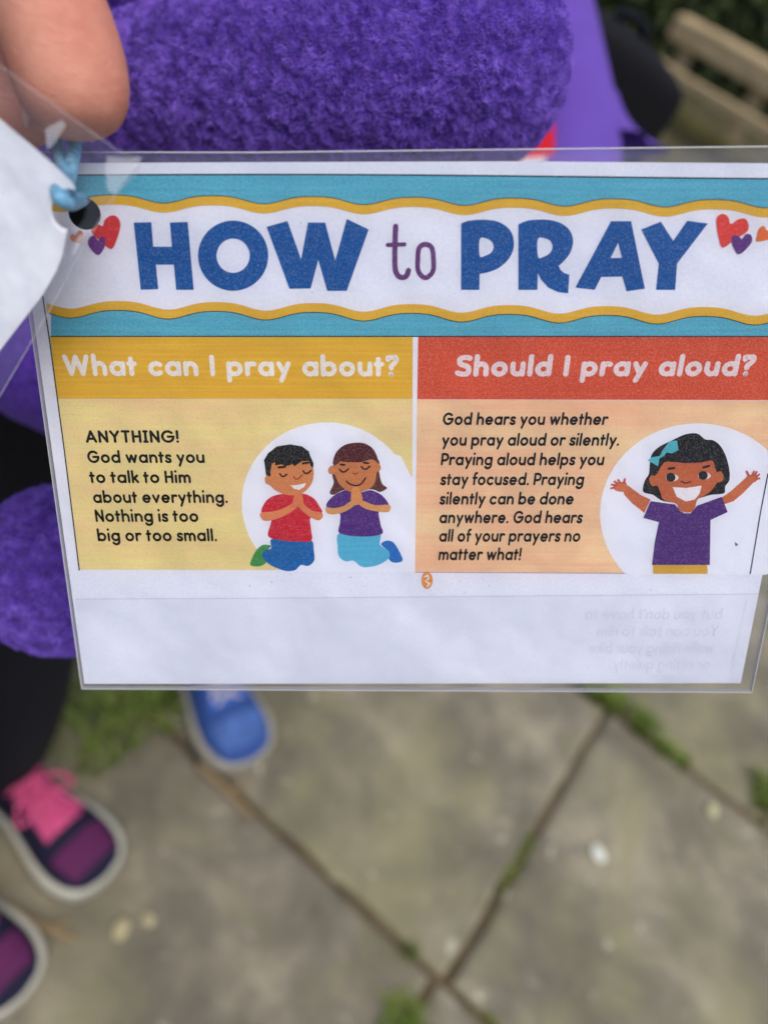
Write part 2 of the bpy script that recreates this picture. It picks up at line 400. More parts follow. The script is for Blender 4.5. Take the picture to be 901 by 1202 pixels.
stroke_px([(x, top_y(x)-.6) for x in range(34, 950, 15)], 1.5, Z(2), LINE, 'frame_line', hl=hole)
stroke_px([(x, 394.6) for x in (60, 300, 600, 926)], 1.1, Z(2), LINE, 'frame_line')
stroke_px([(x, wave_top(x)-.3) for x in range(40, 940, 6)], .7, Z(3), LINE, 'wave_outline', hl=hole)
stroke_px([(x, wave_low(x)+10.8) for x in range(56, 926, 6)], .8, Z(3), LINE, 'wave_outline')
stroke_px([(50.5, 348), (58, 395), (76, 530), (93.3, 669)], 1.5, Z(3), LINE, 'frame_line')
stroke_px([(900.5, 556), (892, 600), (879.8, 673)], 1.4, Z(3), LINE, 'frame_line')
flat_obj('gold_heading_band', px_poly([(59, 395.2), (484.5, 395.2), (484, 468), (68, 468)]), Z(0), GOLD, card)
flat_obj('red_heading_band', px_poly([(490.6, 395.2), (925, 395.2), (914, 469.5), (489.6, 468.5)]), Z(0), RED, card)
k3 = (680, 480, .2453)
# panels, with the white circle cut away as real shape
circ1 = [(275+.2331*x, 485+.2331*y) for x, y in ell(465, 452, 428, 407, 60)]
flat_obj('cream_panel', px_poly([(68.2, 468.4), (484, 468.4), (483.5, 669.4), (93.5, 668.5)]), Z(0), CREAM, card)
pc = [p for p in [(a, b) for a, b in circ1] if p[1] < 673 and p[0] < 486]
ci = sorted(range(len(circ1)), key=lambda i: i)
flat_obj('white_disc', [( [tuple(q) for q in poly], 0) for poly in [[P(min(x, 486.5), min(y, 671)) for x, y in circ1]]], Z(1), WHT, card)
flat_obj('white_disc', px_poly([(425, 520), (470, 535), (484, 562), (483.4, 671), (400, 671)]), Z(1)+2e-5, WHT, card)
flat_obj('white_gutter', px_poly([(484.2, 395.3), (490.2, 395.3), (486.8, 672), (482.8, 672)]), Z(2)-1e-5, WHT, card)
circ2 = [(k3[0]+k3[2]*x, k3[1]+k3[2]*y) for x, y in ell(565, 500, 468, 432, 70)]
flat_obj('peach_panel', px_poly([(489.4, 469), (914, 470.3), (889, 617), (880.5, 673.2), (486.7, 670.7)]), Z(0), PEACH, card)
stroke_px([(487, 671.6), (735, 672.8)], .7, Z(1), ink((170, 90, 90), .02, .05), 'frame_line')
flat_obj('white_disc', [([P(min(x, 903.5), min(y, 674.5)) for x, y in circ2], 0)], Z(1), WHT, card)
flat_obj('white_disc', px_poly([(876, 610), (903, 540), (903, 560), (882, 674.5), (860, 674.5)]), Z(1)+2e-5, WHT, card)

# ---- title
k1 = (100, 200, .3885); k2 = (500, 230, .445)
def title(pts, k, holes=()):
    return flat_obj('title_letter', px_poly(pts, holes, k), Z(1), BLUE, card)
title([(147, 157), (200, 156), (206, 230), (262, 230), (256, 157), (310, 155), (328, 360), (275, 360), (268, 284), (214, 284), (221, 358), (168, 360)], k1)
title(ell(447, 257, 106, 106, 56), k1, [ell(447, 257, 50, 52, 40)])
title([(548, 170), (611, 152), (652, 268), (673, 157), (725, 157), (755, 272), (790, 146), (856, 178), (790, 363), (731, 363), (704, 270), (681, 356), (617, 357)], k1)
title([tuple(q) for q in spline([(92, 72), (112, 65), (150, 62), (188, 67), (216, 84), (229, 108), (230, 138), (217, 166), (193, 188), (165, 200), (141, 205)], 44)]+[(140, 247), (92, 247)], k2,
      [smooth_loop([(141, 113), (158, 111), (172, 119), (178, 135), (170, 150), (156, 157), (141, 158)], 3)])
title([tuple(q) for q in spline([(243, 74), (270, 64), (315, 62), (352, 70), (378, 90), (387, 118), (380, 148), (364, 170), (349, 184)], 36)]+[(354, 195), (364, 203), (377, 207), (374, 256), (348, 253), (322, 241), (303, 220), (294, 202), (293, 247), (243, 247)], k2,
      [smooth_loop([(294, 113), (313, 111), (328, 119), (333, 135), (325, 151), (311, 159), (295, 161)], 3)])
title([(487, 66), (540, 66), (576, 244), (528, 251), (517, 212), (461, 213), (444, 247), (393, 241)], k2, [[(506, 122), (516, 163), (486, 163)]])
title([(567, 88), (618, 67), (651, 118), (688, 65), (742, 72), (661, 178), (656, 247), (606, 247), (613, 178)], k2)
TO = ink((104, 52, 116), .06, .12)
kt = (350, 170, .333)
def kp(k, pts): return [(k[0]+k[2]*x, k[1]+k[2]*y) for x, y in pts]
tt = kp(kt, [tuple(q) for q in spline([(343, 287), (341, 340), (340, 400), (342, 440), (352, 461), (368, 467), (382, 460), (388, 442)], 30)])
stroke_px(tt, 6.2, Z(1), TO, 'title_letter'); stroke_px(kp(kt, [(315, 352), (374, 350)]), 4.6, Z(2), TO, 'title_letter_bar')
oo = smooth_loop([(448, 350), (470, 362), (476, 400), (474, 445), (448, 468), (423, 445), (421, 400), (426, 362)], 6); oo.append(oo[0])
stroke_px(kp(kt, oo), 5.6, Z(1), TO, 'title_letter', cap=False)
# ---- hearts
def heart(pts, k, rgb, z): return flat_obj('heart', px_poly(smooth_loop(pts, 4), (), k), z, ink(rgb, .06, .1), card, hole)
ka = (50, 170, .333); kb = (601, 170, .333)
heart([(212, 286), (220, 264), (240, 249), (262, 252), (275, 278), (266, 322), (243, 367), (205, 338), (176, 312), (174, 296), (196, 280)], ka, (214, 62, 66), Z(2))
heart([(160, 342), (168, 324), (183, 320), (198, 337), (208, 322), (222, 332), (219, 360), (197, 388), (170, 366)], ka, (112, 62, 140), Z(3))
heart([(97, 326), (104, 313), (117, 318), (128, 301), (142, 308), (143, 330), (134, 346), (110, 341)], ka, (232, 134, 92), Z(2))
heart([(718, 272), (724, 250), (742, 243), (760, 254), (769, 278), (795, 262), (820, 260), (832, 282), (824, 308), (786, 330), (742, 362), (726, 325)], kb, (222, 66, 56), Z(2))
heart([(771, 330), (784, 318), (800, 324), (808, 332), (822, 314), (840, 318), (841, 345), (800, 385), (779, 362)], kb, (96, 52, 130), Z(3))
heart([(861, 322), (868, 296), (884, 285), (897, 302), (915, 300), (930, 312), (920, 328), (862, 340)], kb, (232, 112, 52), Z(2))
# ---- headings and body text
HW = ink((244, 240, 236), .02, .14)
text_line('What can I pray about?', 76, 467, 441.2, 442, 17.8, 5.6, HW, card, Z(1), 'heading', slant=0, gap=.9, space=3.9)
text_line('Should I pray aloud?', 534, 882, 442, 441.6, 17.8, 5.9, ink((240, 226, 228), .02, .2), card, Z(1), 'heading', slant=.05, gap=.9, space=3.9)
for t, a, b, y in (('ANYTHJNG!', 101.3, 210.4, 519.6), ('God wants you', 103.6, 240.6, 543.4), ('to talk to Him', 106.3, 224.5, 567), ('about everything.', 110.2, 267.5, 590.4), ('Nothing is too', 112.8, 233.3, 612.6), ('big or too small.', 115.3, 254.9, 635.3)):
    text_line(t, a, b, y, y, 10.4, 2.8, BLK, card, Z(2)-1e-5)
for t, a, b, y in (('God hears you whether', 518.9, 711.7, 498.8), ('you pray aloud or silently.', 518, 725.6, 523.2), ('Praying aloud helps you', 516.9, 707.6, 546.2), ('stay focused. Praying', 516.4, 684, 569.5), ('silently can be done', 515.5, 672, 592.3), ('anywhere. God hears', 515, 682, 614.2), ('all of your prayers no', 514.7, 679.8, 635.9), ('matter what!', 514.1, 610.4, 657.5)):
    text_line(t, a, b, y, y, 10.4, 2.8, BLK, card, Z(2)-1e-5, slant=.07)
GH = ink((226, 229, 243), .02, .12)
for t, a, b, y in (("but you don't have to", 686, 846, 727), ('You can talk to Him', 700, 841, 747), ('while riding your bike', 690, 836, 767), ('or sitting quietly.', 716, 832, 786)):
    text_line(t, a, b, y, y, 9.0, 1.9, GH, card, 7e-5, 'ghost_text_line', mirror=True, label='faint mirrored line showing through the folded paper')
stroke_px([(876, 703), (857, 790)], 1.3, 7e-5, GH, 'ghost_text_line', label='faint frame line showing through the folded paper')
# ---- printed children
def art(root, name, pts, rgb, z, k, smooth=True, label=None):
    o = flat_obj(name, px_poly(smooth_loop(pts, 4) if smooth else pts, (), k), z, ink(rgb, .07, .1), root)
    if label: o['label'] = label
    return o
def line(root, name, pts, wz, rgb, z, k):
    q = kp(k, [tuple(p) for p in (spline(pts, max(8, 4*len(pts))) if len(pts) > 2 else pts)])
    return stroke_px(q, wz*k[2], z, ink(rgb, .03, .06), name, parent=root)
def sub_root(label):
    o = empty('printed_child'); o.parent = card; o['label'] = label; return o
kk = (275, 485, .2331)
A = sub_root('printed boy in red shirt kneeling in prayer')
art(A, 'shoe', [(165, 662), (186, 668), (160, 695), (146, 730), (160, 752), (125, 770), (82, 765), (85, 740), (110, 690), (140, 664)], (66, 148, 78), Z(2), kk)
art(A, 'trousers', [(188, 632), (290, 640), (386, 638), (400, 690), (402, 740), (372, 768), (335, 763), (308, 788), (268, 794), (222, 782), (172, 757), (142, 722), (152, 690), (186, 678)], (24, 106, 176), Z(3), kk)
art(A, 'shirt', [(215, 410), (250, 405), (300, 412), (350, 404), (400, 428), (430, 470), (441, 500), (385, 522), (386, 580), (389, 640), (330, 645), (250, 640), (172, 620), (182, 560), (185, 530), (137, 500), (152, 452), (182, 422)], (206, 34, 58), Z(4), kk)
art(A, 'head', [(200, 240), (280, 215), (370, 230), (396, 270), (399, 315), (386, 358), (352, 395), (310, 412), (250, 406), (205, 385), (180, 362), (158, 350), (156, 320), (176, 308), (184, 270)], (216, 138, 84), Z(5), kk)
art(A, 'arm', [(135, 500), (190, 494), (245, 478), (298, 452), (318, 468), (262, 510), (200, 534), (152, 540), (133, 522)], (226, 140, 92), Z(5), kk)
art(A, 'arm', [(328, 455), (345, 452), (390, 488), (440, 500), (443, 524), (420, 538), (378, 518), (342, 490), (322, 468)], (222, 134, 88), Z(5), kk)
art(A, 'hand', [(296, 472), (296, 432), (308, 404), (330, 398), (346, 425), (346, 455), (326, 468)], (222, 128, 84), Z(6), kk)
art(A, 'hair', [(161, 312), (155, 265), (150, 235), (170, 200), (215, 165), (280, 155), (340, 165), (375, 190), (383, 215), (399, 250), (397, 274), (385, 265), (376, 238), (340, 240), (302, 266), (295, 255), (258, 265), (240, 255), (206, 262), (206, 244), (190, 252), (182, 290), (184, 316)], (20, 16, 18), Z(6), kk, False)
line(A, 'eyebrow', [(224, 271), (256, 267)], 12, (50, 28, 26), Z(7), kk); line(A, 'eyebrow', [(345, 251), (374, 246)], 11, (50, 28, 26), Z(7), kk)
line(A, 'closed_eye', [(230, 303), (238, 314), (250, 316), (264, 306)], 9, (60, 30, 30), Z(6), kk); line(A, 'closed_eye', [(346, 288), (355, 299), (370, 300), (386, 287)], 9, (60, 30, 30), Z(6), kk)
line(A, 'nose', [(299, 318), (309, 329), (322, 328), (342, 309)], 7, (176, 66, 54), Z(6), kk)
art(A, 'smile', [(283, 362), (320, 359), (361, 350), (352, 370), (326, 385), (300, 378)], (246, 244, 248), Z(6), kk, False)
B = sub_root('printed girl in purple shirt kneeling in prayer')
art(B, 'long_hair', [(515, 230), (492, 300), (500, 350), (480, 398), (500, 410), (545, 388), (620, 380), (700, 384), (732, 396), (768, 376), (742, 352), (728, 290), (722, 230), (620, 190)], (98, 46, 44), Z(2), kk)
art(B, 'shoe', [(738, 660), (765, 641), (800, 650), (832, 698), (846, 742), (805, 752), (778, 735), (776, 695)], (28, 110, 190), Z(2), kk)
art(B, 'skirt', [(527, 604), (640, 618), (732, 604), (732, 660), (774, 690), (780, 725), (742, 755), (690, 772), (640, 772), (600, 742), (560, 745), (527, 720), (520, 670)], (88, 184, 216), Z(3), kk)
art(B, 'shirt', [(540, 392), (590, 384), (640, 396), (685, 386), (742, 412), (778, 462), (745, 478), (726, 500), (736, 560), (742, 607), (640, 620), (530, 603), (532, 550), (528, 498), (463, 468), (490, 422)], (86, 42, 130), Z(4), kk)
art(B, 'head', [(508, 262), (560, 225), (640, 220), (706, 235), (720, 250), (735, 262), (735, 285), (717, 296), (708, 345), (680, 378), (640, 394), (605, 398), (560, 384), (525, 350), (506, 308), (480, 304), (472, 284), (486, 264)], (206, 128, 76), Z(5), kk)
art(B, 'hair_fringe', [(496, 255), (510, 200), (552, 160), (610, 147), (662, 153), (704, 186), (724, 244), (690, 230), (640, 244), (560, 244), (520, 236)], (86, 24, 28), Z(6), kk)
art(B, 'arm', [(462, 472), (500, 476), (550, 465), (592, 438), (612, 455), (560, 492), (500, 508), (466, 500)], (222, 158, 98), Z(5), kk)
art(B, 'arm', [(622, 448), (650, 440), (704, 460), (778, 460), (785, 482), (768, 497), (700, 490), (650, 475)], (222, 158, 98), Z(5), kk)
art(B, 'hand', [(588, 448), (588, 400), (596, 372), (612, 366), (628, 376), (642, 410), (644, 442), (624, 458), (604, 460)], (224, 150, 90), Z(6), kk)
line(B, 'closed_eye', [(530, 280), (540, 292), (556, 293), (573, 279)], 9, (60, 30, 30), Z(6), kk); line(B, 'closed_eye', [(640, 267), (650, 278), (666, 279), (680, 266)], 9, (60, 30, 30), Z(6), kk)
line(B, 'eyebrow', [(536, 256), (554, 258)], 11, (50, 28, 26), Z(7), kk); line(B, 'eyebrow', [(652, 247), (674, 250)], 10, (50, 28, 26), Z(7), kk)
line(B, 'nose', [(598, 299), (608, 305), (621, 297)], 5, (130, 56, 44), Z(6), kk)
line(B, 'smile', [(564, 340), (585, 356), (614, 362), (640, 352), (660, 324)], 8, (56, 24, 26), Z(7), kk)
Cc = sub_root('printed girl with black hair cheering with raised arms')
art(Cc, 'hair', [(545, 115), (500, 122), (440, 150), (380, 180), (345, 215), (335, 260), (330, 310), (310, 345), (303, 395), (350, 410), (400, 440), (500, 445), (620, 412), (660, 408), (692, 400), (695, 370), (715, 340), (715, 290), (700, 230), (675, 180), (640, 150), (600, 145), (572, 122)], (22, 18, 20), Z(2), k3)
art(Cc, 'waistband', [(350, 746), (609, 746), (611, 788), (350, 788)], (222, 172, 62), Z(3), k3, False)
art(Cc, 'arm', [(205, 372), (230, 365), (290, 410), (338, 432), (308, 496), (250, 450), (213, 410)], (202, 108, 66), Z(3), k3, False)
art(Cc, 'hand', [(160, 374), (176, 352), (196, 350), (214, 345), (226, 366), (222, 392), (198, 395), (170, 388)], (206, 112, 72), Z(4), k3)
for a, b in (((165, 374), (150, 378)), ((172, 364), (152, 360)), ((180, 356), (166, 345)), ((192, 352), (184, 338)), ((212, 354), (215, 334))): line(Cc, 'finger', [a, b], 9, (190, 84, 66), Z(5), k3)
art(Cc, 'arm', [(668, 430), (722, 393), (770, 350), (800, 322), (836, 345), (780, 402), (735, 440), (688, 456)], (202, 108, 66), Z(3), k3, False)
art(Cc, 'hand', [(800, 318), (815, 314), (835, 310), (850, 322), (846, 340), (832, 350), (806, 345)], (206, 112, 72), Z(4), k3)
for a, b in (((808, 320), (797, 297)), ((824, 316), (832, 298)), ((834, 318), (845, 300)), ((842, 324), (857, 312)), ((844, 334), (858, 331))): line(Cc, 'finger', [a, b], 9, (190, 84, 66), Z(5), k3)
art(Cc, 'shirt', [(338, 440), (455, 456), (478, 486), (500, 498), (530, 498), (560, 462), (620, 440), (678, 419), (706, 492), (624, 530), (621, 745), (345, 745), (358, 640), (378, 540), (304, 520)], (84, 42, 124), Z(4), k3, False)
art(Cc, 'head', [(410, 252), (465, 254), (520, 258), (580, 254), (632, 246), (645, 280), (654, 300), (672, 297), (686, 318), (678, 345), (655, 352), (636, 380), (600, 410), (562, 432), (550, 470), (530, 492), (500, 492), (472, 478), (462, 452), (402, 434), (385, 400), (370, 366), (345, 368), (330, 340), (340, 318), (364, 315), (390, 270)], (198, 104, 62), Z(5), k3)
line(Cc, 'eyebrow', [(424, 284), (450, 281)], 12, (44, 26, 26), Z(6), k3); line(Cc, 'eyebrow', [(590, 278), (616, 271)], 12, (44, 26, 26), Z(6), k3)
for ex, ey in ((440, 327), (594, 318)):
    flat_obj('eye_white', px_poly(ell(ex, ey, 31, 17, 20), (), k3), Z(6), ink((232, 226, 232), .02, .05), Cc)
    flat_obj('eye', px_poly(ell(ex-6, ey-2, 22, 21, 20), (), k3), Z(7), ink((34, 34, 40), .02, .05), Cc)
line(Cc, 'nose', [(484, 345), (505, 353), (528, 347)], 8, (110, 40, 34), Z(6), k3)
art(Cc, 'smile', [(442, 372), (510, 376), (581, 365), (572, 402), (548, 432), (505, 441), (462, 418)], (246, 244, 250), Z(6), k3, False)
art(Cc, 'hair_bow', [(465, 150), (471, 196), (440, 212), (415, 207), (402, 224), (380, 236), (374, 273), (325, 245), (345, 230), (382, 224), (396, 196), (430, 152)], (86, 186, 200), Z(3), k3, False)
BADGE = flat_obj('page_mark', px_poly(ell(501, 681, 6.6, 10.2, 20)), Z(1), ink((232, 150, 70), .06, .2), card, label='small orange oval mark below the panels')
stroke_px([(498, 677), (502, 675), (503, 679), (499, 682), (504, 685), (501, 688)], 1.7, Z(2), ink((248, 232, 216), .02, .1), 'page_mark')
# specks of toner
sp = []
for i in range(26):
    x, y = random.uniform(110, 860), random.choice([random.uniform(246, 350), random.uniform(674, 700)])
    r = random.uniform(.25, .7); sp.append(([P(x+r*math.cos(a), y+r*math.sin(a)) for a in (0, 1, 2, 3, 4, 5)], 0))
o = flat_obj('toner_speck', sp, Z(0)-2e-5, ink((90, 80, 90), 0, .05), card); o['kind'] = 'stuff'
flat_obj('toner_speck', px_poly([(862, 636), (866, 639), (863, 641), (862, 639)]), Z(3), ink((90, 140, 80), 0, .05), card, label='tiny green fleck of print')

# ------------------------------------------------------------------ second card (white back) in front, corner hole
pl2 = Plane(at(60, 250, .122), dirw((1, -.06, .05)), dirw((-.004, -.95, -.30)))
P2 = pl2.P
card2 = empty('blank_card'); card2.matrix_world = pl2.mw
tag(card2, 'blank white laminated card swinging in front at the left edge', 'card')
PAP2 = [(-330, -110), (0, 139), (60, 190), (84, 213), (90, 224), (88, 240), (80, 262), (77, 280), (73, 300), (66, 318), (50, 346), (0, 411), (-200, 680), (-560, 300)]
FIL2 = [(-380, -200), (-20, 62), (80, 135), (140, 178), (165, 186), (158, 205), (136, 227), (100, 285), (57, 366), (0, 464), (-200, 790), (-640, 320)]
h2 = [P2(x, y) for x, y in ell(81, 245, 20.5, 24, 28)]
if area(h2) < 0: h2 = h2[::-1]
def paper2_mat():
    m, t, b = mat('white_card_back')
    c = ramp(t, noise(t, 70, 4, .6), [(.3, lin((226, 230, 240))), (.7, lin((244, 246, 250)))])
    L(t, c, b.inputs['Base Color']); b.inputs['Roughness'].default_value = .6; bump(t, b, noise(t, 40, 2), .3, .002); return m
flat_obj('paper', [(t, 0) for t in tri2([P2(*p) for p in PAP2])], 0, paper2_mat(), card2, h2)
flat_obj('front_film', [(t, 0) for t in tri2([P2(*p) for p in FIL2])], .0005, MF2, card2, h2)
flat_obj('back_film', [(t, 0) for t in tri2([P2(*p) for p in FIL2])], -.0004, MF2, card2, h2)
GLINT = film_mat('glint_film', .26, .2, .5)  # pale haze for added film patches, painted in as sky glints
flat_obj('film_glint', [(t, 0) for t in tri2([P2(*p) for p in [(128, 184), (150, 186), (168, 185), (152, 210), (137, 229), (128, 222), (126, 200)]])], .0008, GLINT, card2)
flat_obj('film_glint', [(t, 0) for t in tri2([P2(*p) for p in [(56, 152), (76, 142), (80, 148), (66, 170), (58, 176)]])], .0008, GLINT, card2)
flat_obj('film_glint', [(t, 0) for t in tri2([P2(*p) for p in [(94, 277), (104, 274), (100, 282), (90, 298), (86, 300)]])], .0008, GLINT, card2)
l2 = [P2(*p) for p in FIL2]; l2 = l2 if area(l2) > 0 else l2[::-1]
rim(l2, -.00005, -.0001, .0001, MSEAL, card2)

# ------------------------------------------------------------------ cord
def cord_mat():
    m, t, b = mat('blue_cord')
    c = ramp(t, noise(t, 900, 3, .6, (1, 1, .2)), [(.3, lin((62, 122, 158))), (.7, lin((128, 184, 212)))])
    L(t, c, b.inputs['Base Color']); b.inputs['Roughness'].default_value = .5; bump(t, b, noise(t, 1500, 2), .5, .0006); return m
MC = cord_mat()
cords = []
def strand(pts, r):
    sp_ = spline([tuple(at(x, y, z))+(rr,) for x, y, z, rr in pts], 40)
    V, F = tube([p[:3] for p in sp_], [p[3] for p in sp_], 12); return V, F
r0 = .00098
cords.append(strand([(92, 130, .135, r0), (88, 168, .1345, r0*1.2), (83, 198, .130, r0*1.25), (78, 222, .124, r0*1.1), (70, 232, .1195, r0), (80, 239, .1215, r0*1.1), (92, 238, .133, r0), (100, 233, .146, r0), (108, 222, .156, r0*.9)], 0))
cords.append(strand([(70, 130, .138, r0), (68, 172, .136, r0), (72, 200, .128, r0), (66, 224, .121, r0), (72, 236, .1205, r0), (86, 233, .128, r0*1.1), (96, 231, .140, r0), (106, 222, .152, r0*.9)], 0))
V, F = join(cords)
o = mesh_obj('cord', V, F, MC, None, True); tag(o, 'light blue double cord looped through the punched holes of both cards', 'cord')

# ------------------------------------------------------------------ hand of the photographer
def skin_mat(name, base, red):
    m, t, b = mat(name)
    c = ramp(t, noise(t, 35, 4, .6), [(.3, lin(red)), (.7, lin(base))])
    L(t, c, b.inputs['Base Color']); b.inputs['Roughness'].default_value = .5
    b.inputs['Subsurface Weight'].default_value = .25; b.inputs['Subsurface Radius'].default_value = (.004, .0015, .0008); b.inputs['Subsurface Scale'].default_value = 1
    bump(t, b, noise(t, 420, 5, .7, (1, 1, 3.2), 1.5), .6, .0009); return m
MSK = skin_mat('skin', (220, 158, 134), (184, 108, 88))
hand = empty('hand', at(-330, -420, .2))
tag(hand, "adult's hand pinching the top of the cards between thumb and forefinger", 'hand')
inv = Matrix.Translation(-hand.location)
def hp(x, y, z, r): return (inv @ at(x, y, z), r)
wr = hp(-330, -420, .20, .024); pm = hp(-230, -300, .185, (.026, .020)); 
kn = [hp(-120, -240, .190, .0125), hp(-180, -220, .205, .013), hp(-250, -190, .22, .0125), hp(-320, -170, .232, .011)]
chains = [[hp(-480, -620, .24, .026), wr, pm],
 [pm, hp(-120, -210, .160, .014), hp(-20, -110, .138, .0112), hp(50, -15, .129, .0098), hp(72, 50, .1275, .0104), hp(86, 100, .1275, .0101), hp(93, 134, .1275, .0088), hp(98, 160, .128, .005)],
 [pm, kn[0], hp(-85, -90, .187, .0098), hp(-50, 30, .17, .0085), hp(0, 100, .157, .0080), hp(22, 132, .153, .0075), hp(40, 156, .151, .0055)],
 [pm, kn[1], hp(-170, -80, .212, .0102), hp(-150, 20, .20, .009), hp(-140, 70, .185, .008), hp(-150, 80, .175, .006)],
 [pm, kn[2], hp(-250, -60, .225, .0098), hp(-240, 20, .212, .0088), hp(-230, 50, .198, .0078), hp(-235, 55, .189, .006)],
 [pm, kn[3], hp(-330, -70, .235, .0085), hp(-320, 0, .222, .0076), hp(-310, 20, .21, .0068), hp(-312, 24, .203, .005)]]
skin('palm_and_fingers', chains, MSK, hand, 3, 1)
# thumbnail on the upper left side of the thumb
nail_bm = bmesh.new()
bmesh.ops.create_uvsphere(nail_bm, u_segments=20, v_segments=12, radius=1)
nl = bm_obj('thumbnail', nail_bm, plain('nail', (230, 180, 165), .3, .05), hand, True)
nl.scale = (.006, .0075, .0016); nl.matrix_local = Matrix.Translation(inv @ at(40, 100, .1285)) @ (dirw((-.8, .2, .35)).to_track_quat('Z', 'Y').to_matrix().to_4x4()) @ Matrix.Diagonal((.0055, .007, .0014, 1))

# ------------------------------------------------------------------ plush toy
rng = np.random.default_rng(5)
def vhash(ix, iy, iz, s):
    h = (ix*374761393+iy*668265263+iz*2147483647+s*1274126177) & 0xffffffff
    h = ((h ^ (h >> 13))*1274126177) & 0xffffffff; return ((h ^ (h >> 16)) & 0xffff)/65535.0
def vnoise(p, s=0):
    i = np.floor(p).astype(np.int64); fr = p-i; fr = fr*fr*(3-2*fr); r = 0
    for dx in (0, 1):
        for dy in (0, 1):
            for dz in (0, 1):
                wgt = (fr[:, 0] if dx else 1-fr[:, 0])*(fr[:, 1] if dy else 1-fr[:, 1])*(fr[:, 2] if dz else 1-fr[:, 2])
                r = r+wgt*vhash(i[:, 0]+dx, i[:, 1]+dy, i[:, 2]+dz, s)
    return r
_rots = []
for _k in range(4):
    _q, _ = np.linalg.qr(rng.normal(0, 1, (3, 3))); _rots.append(_q)
def vn(p, s):
    return .5*vnoise(p @ _rots[s % 4], s)+.3*vnoise(p @ _rots[(s+1) % 4]*1.37+5, s+31)+.2*vnoise(p @ _rots[(s+2) % 4]*2.3+9, s+57)
def fleece_mat(name, c0, c1):
    m, t, b = mat(name)
    c = ramp(t, noise(t, 330, 4, .65), [(.3, lin(c0)), (.72, lin(c1))])
    L(t, c, b.inputs['Base Color']); b.inputs['Roughness'].default_value = .85; b.inputs['Specular IOR Level'].default_value = .15
    b.inputs['Sheen Weight'].default_value = .25; b.inputs['Sheen Roughness'].default_value = .5; b.inputs['Sheen Tint'].default_value = (.6, .5, 1, 1); return m
MFL = fleece_mat('purple_fleece', (66, 36, 130), (104, 68, 184)); MPI = fleece_mat('purple_pile', (94, 60, 172), (150, 116, 230))
